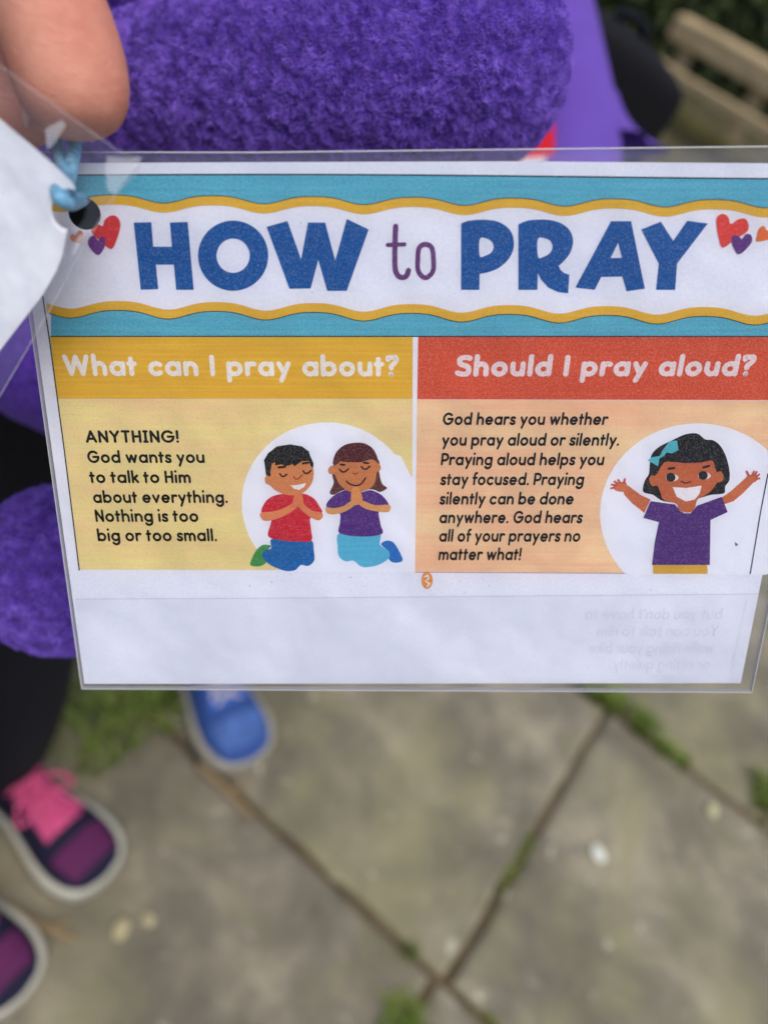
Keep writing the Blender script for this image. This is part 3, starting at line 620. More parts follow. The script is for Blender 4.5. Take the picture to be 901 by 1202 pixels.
def fleece(name, pts, parent, nu=120, nv=140, nf=0, amp=.0013, cell=.0027, flen=.00115, label=None):
    """pts: (px,py,depth,radius m) centre line of a stuffed limb with round ends"""
    sp_ = np.array(spline([tuple(at(x, y, z))+(r,) for x, y, z, r in pts], nv*3))
    C_, Rr = sp_[:, :3], sp_[:, 3]
    d = np.linalg.norm(np.diff(C_, axis=0), axis=1); s = np.concatenate([[0], np.cumsum(d)]); Lt = s[-1]
    r0_, r1_ = Rr[0], Rr[-1]
    sv = np.linspace(-r0_*.999, Lt+r1_*.999, nv)
    cc = np.array([[np.interp(min(max(q, 0), Lt), s, C_[:, k]) for k in range(3)] for q in sv])
    rr = np.interp(np.clip(sv, 0, Lt), s, Rr)
    T0 = (C_[3]-C_[0])/np.linalg.norm(C_[3]-C_[0]); T1 = (C_[-1]-C_[-4])/np.linalg.norm(C_[-1]-C_[-4])
    rad = rr.copy()
    for i, q in enumerate(sv):
        if q < 0: rad[i] = math.sqrt(max(1e-9, r0_**2-q*q)); cc[i] = C_[0]+T0*q
        elif q > Lt: e = q-Lt; rad[i] = math.sqrt(max(1e-9, r1_**2-e*e)); cc[i] = C_[-1]+T1*e
    T = np.gradient(cc, axis=0); T /= np.linalg.norm(T, axis=1)[:, None]
    a = np.cross(T[0], [.3, .2, 1]); a /= np.linalg.norm(a); th = np.linspace(0, 2*math.pi, nu, endpoint=False)
    Vv = np.zeros((nv, nu, 3)); 
    for i in range(nv):
        a = a-T[i]*a.dot(T[i]); a /= np.linalg.norm(a); b = np.cross(T[i], a)
        Vv[i] = cc[i]+rad[i]*(np.cos(th)[:, None]*a+np.sin(th)[:, None]*b)
    N = np.cross(np.gradient(Vv, axis=0), np.roll(Vv, -1, 1)-np.roll(Vv, 1, 1)); N /= np.maximum(1e-12, np.linalg.norm(N, axis=2))[:, :, None]
    out = Vv-cc[:, None, :]
    if (N*out).sum() < 0: N = -N
    fv = Vv.reshape(-1, 3); fn = N.reshape(-1, 3)
    q = fv/cell; n1 = vn(q, 1); n2 = vn(q*2.1, 2); big = vn(fv/.02, 3)
    h = (np.abs(n1*2-1)*-1+.5)*amp+(n2-.5)*amp*.7+(big-.5)*.003
    dv = fv+fn*h[:, None]
    me = bpy.data.meshes.new(name); F = []
    for i in range(nv-1):
        for k in range(nu):
            k2 = (k+1) % nu; F.append((i*nu+k, i*nu+k2, (i+1)*nu+k2, (i+1)*nu+k))
    F.append(tuple(range(nu))); F.append(tuple((nv-1)*nu+k for k in range(nu)))
    me.from_pydata(dv.tolist(), [], F); o = link(name, me, MFL, parent, True)
    if label: o['label'] = label
    if nf:
        # short curled fibres, gathered into tufts
        ii = rng.integers(1, nv-2, nf*3); kk_ = rng.integers(0, nu, nf*3); fu = rng.random(nf*3); fw = rng.random(nf*3)
        I0 = ii*nu+kk_; I1 = ii*nu+(kk_+1) % nu; I2 = (ii+1)*nu+kk_
        p = dv[I0]+(dv[I1]-dv[I0])*fu[:, None]+(dv[I2]-dv[I0])*fw[:, None]; n = fn[I0]
        view = CAM-p; view /= np.linalg.norm(view, axis=1)[:, None]; keep = (n*view).sum(1) > -.35
        p, n = p[keep][:nf], n[keep][:nf]; m_ = len(p)
        e_ = .0003; pc_ = cell*.8
        gr_ = np.stack([vn((p+np.eye(3)[k]*e_)/pc_, 41)-vn((p-np.eye(3)[k]*e_)/pc_, 41) for k in range(3)], 1)
        tow = gr_-n*(gr_*n).sum(1)[:, None]; tow *= .0040
        fl_ = np.stack([vn(p/.0028, s_)*1.6-.3 for s_ in (21, 22, 23)], 1)-.5; fl_ -= n*(fl_*n).sum(1)[:, None]
        ln = flen*(.5+.8*rng.random(m_))[:, None]; rnd = rng.normal(0, 1, (m_, 3)); rnd2 = rng.normal(0, 1, (m_, 3))
        p1 = p+n*ln*.42+tow*.35+rnd*ln*.10+fl_*ln*.5; p2 = p+n*ln*.72+tow*.75+rnd2*ln*.15+fl_*ln*1.1; p3 = p2+n*ln*.02+(fl_*1.6+rnd*.35)*ln*.6
        vw = (CAM-p); sd_ = np.cross(p2-p, vw+rnd*.05); sd_ /= np.linalg.norm(sd_, axis=1)[:, None]; wd = (.00005)
        pts_ = np.stack([p-sd_*wd, p+sd_*wd, p1-sd_*wd, p1+sd_*wd, p2-sd_*wd*.8, p2+sd_*wd*.8, p3], 1).reshape(-1, 3)
        base = np.arange(m_)*7
        quads = np.concatenate([np.stack([base, base+1, base+3, base+2], 1), np.stack([base+2, base+3, base+5, base+4], 1)]); tris = np.stack([base+4, base+5, base+6], 1)
        me2 = bpy.data.meshes.new('fleece_pile'); nl_ = quads.size+tris.size; npoly = len(quads)+len(tris)
        me2.vertices.add(len(pts_)); me2.vertices.foreach_set('co', pts_.ravel())
        me2.loops.add(nl_); me2.loops.foreach_set('vertex_index', np.concatenate([quads.ravel(), tris.ravel()]))
        me2.polygons.add(npoly); me2.polygons.foreach_set('loop_start', np.concatenate([np.arange(len(quads))*4, quads.size+np.arange(len(tris))*3]))
        me2.update(calc_edges=True)
        f_ = link('fleece_pile', me2, MPI, o); f_['kind'] = 'stuff'
    return o
toy = empty('plush_toy', (0, 0, 0))
tag(toy, 'purple fleece soft toy with thick rounded arm held behind the cards', 'soft toy')
fleece('arm', [(40, 150, .245, .024), (160, 128, .228, .0228), (300, 104, .214, .0255), (430, 90, .205, .0258), (500, 82, .2015, .0255), (548, 76, .200, .0252)], toy, 340, 460, 330000)
fleece('foot', [(190, 610, .235, .020), (125, 655, .228, .0225), (78, 668, .222, .0238)], toy, 200, 170, 80000)
fleece('leg', [(60, 420, .285, .026), (150, 480, .27, .022), (200, 560, .25, .019), (190, 615, .24, .019)], toy, 120, 140, 0)
fleece('body', [(-60, 50, .30, .045), (-50, 170, .295, .058), (-20, 250, .29, .052)], toy, 160, 120, 30000)
fleece('head', [(60, -240, .272, .050), (115, -146, .254, .0515)], toy, 200, 140, 30000)

# ------------------------------------------------------------------ children
def shoe(parent, toe, ank, length, width, cols, seed=0):
    """toe, ank world ground points; local +x to the toe"""
    d = (Vector(toe)-Vector(ank)); d.z = 0; d.normalize(); yv = Vector((-d.y, d.x, 0))
    heel = Vector(toe)-d*length; heel.z = .001
    e = empty('shoe'); e.parent = parent; Mx = Matrix([[d.x, yv.x, 0, heel.x], [d.y, yv.y, 0, heel.y], [0, 0, 1, heel.z], [0, 0, 0, 1]])
    e.matrix_local = Matrix.Translation(-parent.location) @ Mx
    ts = [0, .015, .04, .1, .2, .32, .45, .58, .7, .8, .88, .94, .975, .993, 1]
    wp = [.0, .16, .25, .33, .36, .345, .35, .41, .47, .485, .45, .375, .27, .15, .0]
    def ring_w(t): return float(np.interp(t, ts, wp))*width*1.0
    n = 44; T = [0]+[ (1-math.cos(math.pi*i/(n-1)))/2 for i in range(1, n-1)]+[1]
    # sole: foxing band
    V, F = [], []; outl = [(t*length, ring_w(t)*1.06) for t in T]+[(t*length, -ring_w(t)*1.06) for t in T[-2:0:-1]]
    hs = [0, .004, .020, .0245, .0245]; sc = [.96, 1.0, 1.0, .985, .86]
    cx = length*.5
    for hz, s_ in zip(hs, sc):
        for x, y in outl: V.append((cx+(x-cx)*(1-(1-s_)*.6), y*s_, hz+(.012 if x > length*.93 and hz > 0 else 0)*0))
    K = len(outl)
    for i in range(len(hs)-1):
        for k in range(K): k2 = (k+1) % K; F.append((i*K+k, i*K+k2, (i+1)*K+k2, (i+1)*K+k))
    F.append(tuple(range(K))[::-1]); F.append(tuple((len(hs)-1)*K+k for k in range(K)))
    mesh_obj('sole', V, F, cols['sole'], e, True)
    def top(t): return float(np.interp(t, [0, .05, .25, .4, .55, .7, .82, .92, .98, 1], [.07, .082, .085, .082, .066, .052, .046, .040, .031, .022]))
    def surf(t0, t1, a0, a1, off, name, m, nt_=24, na=20):
        V, F = [], []
        for i in range(nt_+1):
            t = t0+(t1-t0)*i/nt_; w_ = max(.0008, ring_w(t)*.90+off); H = top(t)+off
            for k in range(na+1):
                q = math.radians(a0+(a1-a0)*k/na); c_, s_ = math.cos(q), math.sin(q)
                V.append((t*length*(.985)+.0015, w_*math.copysign(abs(c_)**.75, c_), .018+(H-.018)*abs(s_)**.85))
        for i in range(nt_):
            for k in range(na): F.append((i*(na+1)+k, i*(na+1)+k+1, (i+1)*(na+1)+k+1, (i+1)*(na+1)+k))
        return mesh_obj(name, V, F, m, e, True)
    surf(.004, .997, 0, 180, 0, 'upper', cols['upper'], 48, 28)
    surf(.77, .93, 46, 134, .0012, 'toe_panel', cols['toe'], 16, 16)
    surf(.40, .70, 62, 118, .0022, 'tongue', cols['tongue'], 14, 10)
    parts = []
    for j in range(5):
        t = .44+j*.055; hw = .021-.0012*j
        for sgn in (1, -1):
            pts = [(t*length-.006*sgn, -hw, top(t)-.003), (t*length-.002*sgn, -hw*.4, top(t)+.0045), (t*length+.003*sgn, hw*.4, top(t)+.0045), (t*length+.006*sgn, hw, top(t)-.003)]
            parts.append(tube([q for q in spline(pts, 8)], .0021, 6))
    for sgn in (1, -1):
        t = .46; pts = [(t*length, 0, top(t)+.004), (t*length+.008, sgn*.02, top(t)+.012), (t*length+.022, sgn*.032, top(t)-.004), (t*length+.024, sgn*.018, top(t)+.002), (t*length, 0, top(t)+.005)]
        parts.append(tube([q for q in spline(pts, 18)], .0019, 6)); 
        parts.append(tube([q for q in spline([(t*length, 0, top(t)+.004), (t*length+.02, sgn*.01, top(t)+.006), (t*length+.05, sgn*.022, top(t)-.008)], 10)], .0019, 6))
    V, F = join(parts); mesh_obj('laces', V, F, cols['lace'], e, True)
    # ankle collar
    V, F = tube([(length*.17, 0, .058), (length*.19, 0, .083), (length*.2, 0, .092)], [.030, .031, .028], 20); mesh_obj('collar', V, F, cols['toe'], e, True)
    return e
MSKC = skin_mat('child_skin', (226, 170, 140), (214, 150, 122))
NAVY = plain('navy_cloth', (7, 10, 22), .9, .25, 80, .3); NAVY2 = plain('dark_coat', (7, 8, 15), .95, .2, 60, .3)
def person_base(label, loc): 
    o = empty('person', loc); return tag(o, label, 'person')
def child(label, base, feet, face, H, coat_m, trou_m, shoe_cols, toes, arms, hair_m, lean=(0, 0), coat_r=.11, ssc=1.0, tsc=1.0):
    """feet: two ankle ground points; face: unit xy facing; arms: two lists of world points shoulder..hand"""
    root = person_base(label, (base.x, base.y, 0)); iv = Matrix.Translation((-base.x, -base.y, 0))
    g = lambda p: iv @ Vector(p)
    side = Vector((-face.y, face.x, 0)); c = Vector((base.x, base.y, 0)); ln = Vector((lean[0], lean[1], 0))
    hip = c+Vector((0, 0, H*.50)); waist = c+ln*.3+Vector((0, 0, H*.60)); chest = c+ln*.7+Vector((0, 0, H*.74)); neck = c+ln+Vector((0, 0, H*.83))
    head = neck+Vector((face.x, face.y, 0))*.01+Vector((0, 0, H*.085)); crown = head+Vector((0, 0, H*.055))
    if feet[0].dot(side) < feet[1].dot(side): feet = feet[::-1]; toes = toes[::-1]
    hips = [hip+side*.055, hip-side*.055]
    legs = []; body = []; tr = []
    for k in range(2):
        an = Vector((feet[k].x, feet[k].y, .07)); kneep = (hips[k]+an)/2+Vector((face.x, face.y, 0))*.012
        body.append([(g(hip), .06), (g(hips[k]), .05), (g(kneep), .032), (g(an), .024), (g(an+Vector((face.x, face.y, 0))*.07-Vector((0, 0, .035))), .018)])
        tr.append([(g(hip), .075), (g(hips[k]), .066), (g((hips[k]*.5+kneep*.5)), .058*tsc), (g(kneep), .049*tsc), (g(kneep*.5+an*.5), .046*tsc), (g(an+Vector((0, 0, .05))), .043*tsc), (g(an+Vector((0, 0, .018))), .042*tsc)])
    body.append([(g(hip), .06), (g(waist), .06), (g(chest), .07), (g(neck), .03), (g(head), (.062, .068)), (g(crown), .05)])
    ct = [[(g(c+Vector((0, 0, H*.46))), coat_r*.98), (g(hip), coat_r*.98), (g(waist), coat_r*.93), (g(chest), coat_r), (g(neck-Vector((0, 0, .02))), .045)]]
    hands = []
    for k in range(2):
        sh = chest+side*(.115 if k == 0 else -.115)+Vector((0, 0, .03)); A_ = [Vector(p) for p in arms[k]]
        el, ha = A_[0], A_[1]; d = (ha-el).normalized()
        body.append([(g(chest), .07), (g(sh), .035), (g(el), .025), (g(ha), .018), (g(ha+d*.025), (.024, .013))])
        pp = ha+d*.04; sd2 = d.cross(Vector((0, 0, 1))).normalized(); up2 = sd2.cross(d)
        for j, (o_, l_) in enumerate(((-.016, .03), (-.0055, .037), (.005, .036), (.015, .028))):
            body.append([(g(ha+d*.025), (.024, .013)), (g(pp+sd2*o_), .006), (g(pp+sd2*o_+d*l_*.6-up2*.003), .0055), (g(pp+sd2*o_+d*l_-up2*.010), .0045)])
        body.append([(g(ha+d*.025), (.024, .013)), (g(ha+d*.02-sd2*.026), .0065), (g(ha+d*.045-sd2*.036), .005)])
        ct.append([(g(chest), coat_r), (g(sh), .05), (g(sh*.5+el*.5), .042), (g(el), .038), (g(el*.5+ha*.5), .034), (g(ha-d*.005), .030)])
    skin('body', body, MSKC, root, 2); skin('trousers', tr, trou_m, root, 2); skin('coat', ct, coat_m, root, 2)
    # hair cap and face
    fx = Vector((face.x, face.y, 0))
    hb = bmesh.new(); bmesh.ops.create_uvsphere(hb, u_segments=28, v_segments=18, radius=1)
    for v in list(hb.verts):
        q = v.co; f_ = q.dot(fx)
        if f_ > .35 and q.z < .35: hb.verts.remove(v)
    for v in hb.verts:
        if v.co.z < -.1: v.co.z = v.co.z*1.3
        v.co *= 1+.03*math.sin(v.co.x*31+v.co.y*23)
    bmesh.ops.scale(hb, verts=hb.verts, vec=(.078, .078, .088)); bmesh.ops.translate(hb, verts=hb.verts, vec=g(head)+Vector((0, 0, .018))-fx*.006)
    bm_obj('hair', hb, hair_m, root, True)
    for s_ in (1, -1):
        V, F = tube([g(head)+fx*.060+side*s_*.024+Vector((0, 0, .012)), g(head)+fx*.0665+side*s_*.024+Vector((0, 0, .012))], .006, 12); mesh_obj('eye', V, F, NAVY2, root)
        V, F = tube([g(head)+side*s_*.064, g(head)+side*s_*.074+Vector((0, 0, .01))], [.014, .011], 10); mesh_obj('ear', V, F, MSKC, root, True)
    V, F = tube([g(head)+fx*.058+Vector((0, 0, .01)), g(head)+fx*.074-Vector((0, 0, .008)), g(head)+fx*.062-Vector((0, 0, .012))], [.004, .008, .006], 10); mesh_obj('nose', V, F, MSKC, root, True)
    V, F = tube([g(head)+fx*.062+side*.018-Vector((0, 0, .03)), g(head)+fx*.067-Vector((0, 0, .033)), g(head)+fx*.062-side*.018-Vector((0, 0, .03))], .0035, 8); mesh_obj('mouth', V, F, plain('lip', (190, 100, 95), .5), root, True)
    for k in range(2): shoe(root, toes[k], feet[k], .205*ssc, .086*ssc, shoe_cols)
    return root
whs = plain('pale_rubber', (176, 174, 160), .6, .12, 70)
c1 = dict(sole=whs, upper=plain('navy_knit', (20, 19, 46), .8, .2, 300, .4), toe=plain('plum_mesh', (84, 26, 74), .75, .2, 400, .4), tongue=plain('dark_pink', (190, 70, 120), .7), lace=plain('pink_lace', (206, 84, 130), .6, .1))
c2 = dict(sole=plain('grey_rubber', (150, 146, 132), .6, .15, 70), upper=plain('blue_knit', (44, 74, 136), .8, .2, 300, .4), toe=plain('blue_mesh', (66, 98, 160), .7, .35, 60, .4), tongue=plain('blue_tongue', (56, 98, 190), .7), lace=plain('cream_lace', (186, 176, 160), .6, .1))
toe1 = ground_at(126, 1040); ank1 = ground_at(10, 926); toe1b = ground_at(30, 1178); ank1b = ground_at(-80, 1060)
fdir = (toe1-ank1).normalized()
def ank(toe, d): return Vector((toe.x-d.x*.155, toe.y-d.y*.155, 0))
d1 = (toe1-ank1).normalized(); d1b = (toe1b-ank1b).normalized()
A1, A1b = ank(toe1, d1), ank(toe1b, d1b)
base1 = (A1+A1b)/2+Vector((.03, .0, 0))
hair1 = plain('brown_hair', (70, 46, 32), .6, .3, 200, .4)
child('child in black coat and navy trousers wearing purple trainers with pink laces', base1, [A1, A1b], d1, 1.12, NAVY2, NAVY, c1, [toe1, toe1b],
      [[at(-330, 210, .34), at(330, 330, .25)], [at(-420, 420, .26), at(-500, 640, .24)]], hair1, coat_r=.118, tsc=1.22)
toe2 = ground_at(293, 905); ank2 = ground_at(232, 790); d2 = (toe2-ank2).normalized(); A2 = ank(toe2, d2)
side2 = Vector((-d2.y, d2.x, 0)); A2b = A2+side2*.15+d2*-.09; toe2b = A2b+d2*.155
base2 = (A2+A2b)/2
PURP = plain('purple_jersey', (94, 66, 160), .9, .08, 90, .15, .05)
child('child in purple jersey top and blue trainers standing behind the soft toy', base2, [A2, A2b], d2, 1.12, PURP, plain('dark_jeans', (24, 30, 50), .9), c2, [toe2, toe2b],
      [[at(665, 190, .46), at(600, 420, .40)], [at(300, 120, .47), at(400, 380, .41)]], plain('fair_hair', (150, 118, 76), .6, .3, 200, .4), ssc=1.1, coat_r=.085, lean=(-.045, 0))
kid2 = [o for o in COL.objects if o.name.startswith('person')][-1]
iv2 = Matrix.Translation(-kid2.location)
# ------------------------------------------------------------------ ground
def ground_mat():
    m, t, b = mat('soil_and_moss')
    c = ramp(t, noise(t, 9, 6, .65), [(.3, lin((58, 54, 36))), (.55, lin((84, 78, 48))), (.75, lin((92, 104, 44)))])
    L(t, c, b.inputs['Base Color']); b.inputs['Roughness'].default_value = .95; bump(t, b, noise(t, 60, 5, .7), .8, .02); return m
def slab_mat():
    m, t, b = mat('weathered_concrete')
    tc = t.nodes.new('ShaderNodeTexCoord'); oi = t.nodes.new('ShaderNodeObjectInfo')
    c = ramp(t, noise(t, 7, 7, .66, None, .5), [(.28, lin((96, 92, 80))), (.46, lin((134, 127, 110))), (.56, lin((158, 150, 128))), (.7, lin((182, 173, 146)))])
    ly = ramp(t, noise(t, 5, 5, .6, None, .8, (3, 1, 0)), [(.46, (0,)*3), (.62, (.85,)*3)])
    c = mixc(t, ly, c, lin((148, 143, 108)))
    dk = ramp(t, noise(t, 4.5, 6, .62, None, .4, (7, 2, 0)), [(.46, (0,)*3), (.64, (.85,)*3)])  # broad dark blotches: concrete mottling plus shade under the card put into the colour
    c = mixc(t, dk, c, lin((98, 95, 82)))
    wh = ramp(t, noise(t, 34, 3, .5, None, .3, (1, 9, 0)), [(.66, (0,)*3), (.73, (.7,)*3)])
    c = mixc(t, wh, c, lin((200, 198, 178)))
    br = t.nodes.new('ShaderNodeMath'); br.operation = 'MULTIPLY_ADD'; L(t, oi.outputs['Random'], br.inputs[0]); br.inputs[1].default_value = .22; br.inputs[2].default_value = .78
    mm = t.nodes.new('ShaderNodeMix'); mm.data_type = 'RGBA'; mm.blend_type = 'MULTIPLY'; mm.inputs[0].default_value = 1
    L(t, c, mm.inputs[6]); L(t, br.outputs[0], mm.inputs[7]); L(t, mm.outputs[2], b.inputs['Base Color'])
    b.inputs['Roughness'].default_value = .9; bump(t, b, noise(t, 120, 6, .7), .7, .006); return m
vs = []; n = 60; ext = 60
g = [math.copysign(abs(q)**2.2, q)*ext for q in np.linspace(-1, 1, n)]
for y in g:
    for x in g:
        r = math.hypot(x, y); vs.append((x, y, -.022+(.06*math.sin(x*.31)*math.cos(y*.27) if r > 6 else 0)))
fs = [(j*n+i, j*n+i+1, (j+1)*n+i+1, (j+1)*n+i) for j in range(n-1) for i in range(n-1)]
gr = mesh_obj('ground', vs, fs, ground_mat(), None, True); tag(gr, 'mossy soil around and under the patio', None, kind='structure')
patio = empty('patio'); tag(patio, 'weathered concrete slab paving with mossy joints', None, kind='structure')
jf = mesh_obj('joint_fill', [(-.55, -.9, -.0085), (2.2, -.9, -.0085), (2.2, 2.6, -.0085), (-.55, 2.6, -.0085)], [(0, 1, 2, 3)], plain('joint_soil', (84, 72, 52), .95, .4, 40, .6), patio)
O0 = Vector((.241, .272)); e1 = Vector((.928, -.372)).normalized(); e2 = Vector((.372, .928)).normalized()
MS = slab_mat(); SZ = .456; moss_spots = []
rr = random.Random(3)
for j in range(-3, 6):
    off = {0: 0, -1: -.012, 1: .25, 2: -.1, -2: .2, -3: 0, 3: .15, 4: 0, 5: .1}[j]
    for i in range(-5, 6):
        WD = .61 if j == -1 else SZ
        if j == 0 and i < -1: continue
        if j >= 1 and off+i*SZ < -.5: continue
        if j < 0 and i < -4: continue
        u0, u1 = off+i*WD, off+(i+1)*WD; v0, v1 = j*SZ, (j+1)*SZ; gp = .0045
        c = O0+e1*((u0+u1)/2)+e2*((v0+v1)/2); hx = (u1-u0)/2-gp; hy = SZ/2-gp
        # irregular chipped outline, worn arris
        loop = []; m_ = 11
        for s_, (ax, ay, bx, by) in enumerate(((-hx, -hy, hx, -hy), (hx, -hy, hx, hy), (hx, hy, -hx, hy), (-hx, hy, -hx, -hy))):
            for q in range(m_):
                tq = q/m_; jx, jy = rr.uniform(-.0022, .0022), rr.uniform(-.0022, .0022)
                loop.append((ax+(bx-ax)*tq+jx, ay+(by-ay)*tq+jy))
        K = len(loop); V, F = [], []
        for hz, ins in ((-.035, 0), (-.007, 0), (-.0028, .0022), (0, .0095)):
            for x, y in loop:
                V.append((x*(1-ins/hx), y*(1-ins/hy), hz))
        for a in range(3):
            for q in range(K): q2 = (q+1) % K; F.append((a*K+q, a*K+q2, (a+1)*K+q2, (a+1)*K+q))
        F.append(tuple(3*K+q for q in range(K)))
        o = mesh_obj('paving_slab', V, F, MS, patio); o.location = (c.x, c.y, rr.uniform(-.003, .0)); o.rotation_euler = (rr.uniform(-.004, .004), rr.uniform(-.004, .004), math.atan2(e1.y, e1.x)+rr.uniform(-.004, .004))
# grass: blades
def blades(name, spots, label, m, parent=None):
    V, F = [], []
    r = random.Random(11)
    for (x, y, rad, cnt, hgt) in spots:
        for _ in range(cnt):
            a = r.random()*6.28; q = rad*math.sqrt(r.random()); bx, by = x+q*math.cos(a), y+q*math.sin(a); h = hgt*r.uniform(.5, 1.2)
            d = r.random()*6.28; le = r.uniform(.2, .9)*h; wdt = r.uniform(.0012, .0026); px_, py_ = -math.sin(d)*wdt, math.cos(d)*wdt
            o = len(V); z0 = -.012
            V += [(bx-px_, by-py_, z0), (bx+px_, by+py_, z0), (bx+math.cos(d)*le*.4-px_*.8, by+math.sin(d)*le*.4-py_*.8, z0+h*.6), (bx+math.cos(d)*le*.4+px_*.8, by+math.sin(d)*le*.4+py_*.8, z0+h*.6), (bx+math.cos(d)*le, by+math.sin(d)*le, z0+h)]
            F += [(o, o+1, o+3, o+2), (o+2, o+3, o+4)]
    return tag(mesh_obj(name, V, F, m, parent), label, 'grass', kind='stuff')
def green_mat(name, a, b_):
    m, t, b = mat(name); L(t, ramp(t, noise(t, 40, 4), [(.3, lin(a)), (.7, lin(b_))]), b.inputs['Base Color']); b.inputs['Roughness'].default_value = .6; return m
MG = green_mat('grass_green', (82, 106, 38), (132, 146, 66)); MMO = green_mat('moss_green', (86, 98, 34), (128, 138, 60))
spots = []
def jl(u_, v_): p = O0+e1*u_+e2*v_; return p.x, p.y
for _ in range(620):
    uu, vv = rr.uniform(-1.0, -.43), rr.uniform(-.12, .8); x, y = jl(uu, vv); spots.append((x, y, .03, 26, .045))
for uu, vv, rad, cn, h in ((-.05, 0, .008, 30, .02), (-.02, -.062, .022, 220, .025)): x, y = jl(uu, vv); spots.append((x, y, rad, cn, h))
for px_, py_, rad, cn, h in ((722, 824, .018, 150, .03), (754, 850, .017, 170, .03), (778, 878, .013, 120, .025), (800, 893, .010, 80, .02), (892, 940, .014, 90, .025), (700, 812, .02, 160, .03), (899, 925, .02, 120, .03)):
    q = ground_at(px_, py_); spots.append((q.x, q.y, rad, cn, h))
blades('grass', spots, 'green grass tufts growing at the patio edge and in the joints', MG)
sp2 = []
for j in range(-2, 5):
    for q in range(240):
        uu = rr.uniform(-1.2, 1.6); x, y = jl(uu, j*SZ+rr.uniform(-.003, .003))
        if vnoise(np.array([[x*9, y*9, j]]), 4)[0] > .64: sp2.append((x, y, .006, 7, .017))
for q in range(200):
    x, y = jl(rr.uniform(-.003, .003), rr.uniform(0, SZ))
    if vnoise(np.array([[x*12, y*12, 0]]), 4)[0] > .62: sp2.append((x, y, .005, 5, .014))
blades('moss', sp2, 'low moss growing along the slab joints', MMO)['category'] = 'moss'
# pebbles
def pebble(px_, py_, r, rgb, label):
    q = ground_at(px_, py_); bm = bmesh.new(); bmesh.ops.create_icosphere(bm, subdivisions=3, radius=r)
    for v in bm.verts:
        s_ = 1+.16*math.sin(v.co.x*170+q.x*50)+.12*math.sin(v.co.y*210+2); v.co = Vector((v.co.x*s_*1.15, v.co.y*s_*.85, v.co.z*.38))
    o = bm_obj('pebble', bm, plain('pale_stone', rgb, .8, .12, 200, .3), None, True); o.location = (q.x, q.y, r*.45); o.rotation_euler.z = r*900
    return tag(o, label, 'pebble', 'pebbles on the paving')
pebble(141, 1093, .0088, (166, 156, 120), 'larger cream pebble between the pink-laced trainers and the patio middle')
pebble(175, 1081, .0064, (160, 152, 120), 'smaller cream pebble just right of the larger cream one')
pebble(700, 1004, .0095, (206, 210, 198), 'white pebble on the slab at the right')
pebble(834, 951, .0085, (182, 180, 140), 'dull pale pebble near the mossy joint at the right edge')
# twigs
def twig(pts, r, label):
    sp_ = spline([tuple(ground_at(x, y, h)) for x, y, h in pts], 24)
    V, F = tube(sp_, [r*(1-.5*i/24) for i in range(24)], 8)
    V2, F2 = tube([sp_[12], Vector(sp_[12])+Vector((.02, .012, .006))], [r*.6, r*.3], 6)
    V, F = join([(V, F), (V2, F2)]); return tag(mesh_obj('twig', V, F, plain('dry_twig', (142, 122, 90), .8, .3, 200, .5), None, True), label, 'twig', 'twigs on the paving')
twig([(8, 1062, .006), (40, 1082, .005), (66, 1094, .004), (92, 1103, .003)], .0042, 'brown twig lying between the two purple trainers')
twig([(232, 898, .006), (256, 918, .006), (275, 938, .005), (298, 962, .003)], .0048, 'tan twig lying in front of the blue trainer')
# ------------------------------------------------------------------ backpack of the second child
bp_c = at(655, 150, .64)
bag = empty('backpack', bp_c); tag(bag, 'black backpack standing out behind the purple sleeve', 'backpack')
bb = bmesh.new(); bmesh.ops.create_cube(bb, size=1)
bmesh.ops.subdivide_edges(bb, edges=bb.edges, cuts=5, use_grid_fill=True)
for v in bb.verts:
    q = v.co*2; m_ = max(abs(q.x), abs(q.y), abs(q.z)); r = q.length or 1
    k = .3; v.co = q*(1-k)+q*(m_/r)*k
    v.co = Vector((v.co.x*.066, v.co.y*.05, v.co.z*.085)); 
bo = bm_obj('bag', bb, NAVY2, bag, True); ss = bo.modifiers.new('s', 'SUBSURF'); ss.levels = ss.render_levels = 2
bag.rotation_euler = (0, .28, .35)
for dx in (-.03, .03):
    V, F = tube([q for q in spline([(dx, .03, .07), (dx, .075, .05), (dx, .085, -.01), (dx, .06, -.07)], 14)], .008, 8); mesh_obj('strap', V, F, NAVY, bag, True)
V, F = tube([q for q in spline([(-.015, 0, .083), (-.01, 0, .090), (.01, 0, .090), (.015, 0, .083)], 10)], .004, 8); mesh_obj('handle', V, F, NAVY, bag, True)
# cuff frill and the red and white print belonging to the purple top
V, F = [], []; nA, nB = 72, 8
for i in range(nB+1):
    s_ = i/nB; c_ = at(662+22*s_, 112+64*s_, .463)
    ax = dirw((1, 0, 0)); ay = dirw((0, 0, 1))
    for k in range(nA):
        q = 2*math.pi*k/nA; rad = .032+.015*s_**3.2+.006*s_**2*math.sin(5*q+2.2)
        V.append(iv2 @ (c_+ax*rad*math.cos(q)*1.0+ay*rad*.5*math.sin(q)))
for i in range(nB):
    for k in range(nA): k2 = (k+1) % nA; F.append((i*nA+k, i*nA+k2, (i+1)*nA+k2, (i+1)*nA+k))
cf = mesh_obj('cuff_frill', V, F, PURP, kid2, True)
red = plain('red_cloth', (214, 22, 34), .7, .08, 60); wht = plain('white_cloth', (226, 222, 228), .7, .05, 60)
def patch(name, pts, m):
    q = [iv2 @ at(x, y, z) for x, y, z in pts]; q2 = [iv2 @ at(x, y, z+.003) for x, y, z in pts]; n_ = len(pts)
    return mesh_obj(name, q+q2, [tuple(range(n_)), tuple(range(n_, 2*n_))[::-1]]+[(i, (i+1) % n_, n_+(i+1) % n_, n_+i) for i in range(n_)], m, kid2)
patch('red_badge', [(585, 138, .430), (650, 128, .419), (651, 222, .415), (585, 226, .426)], red)
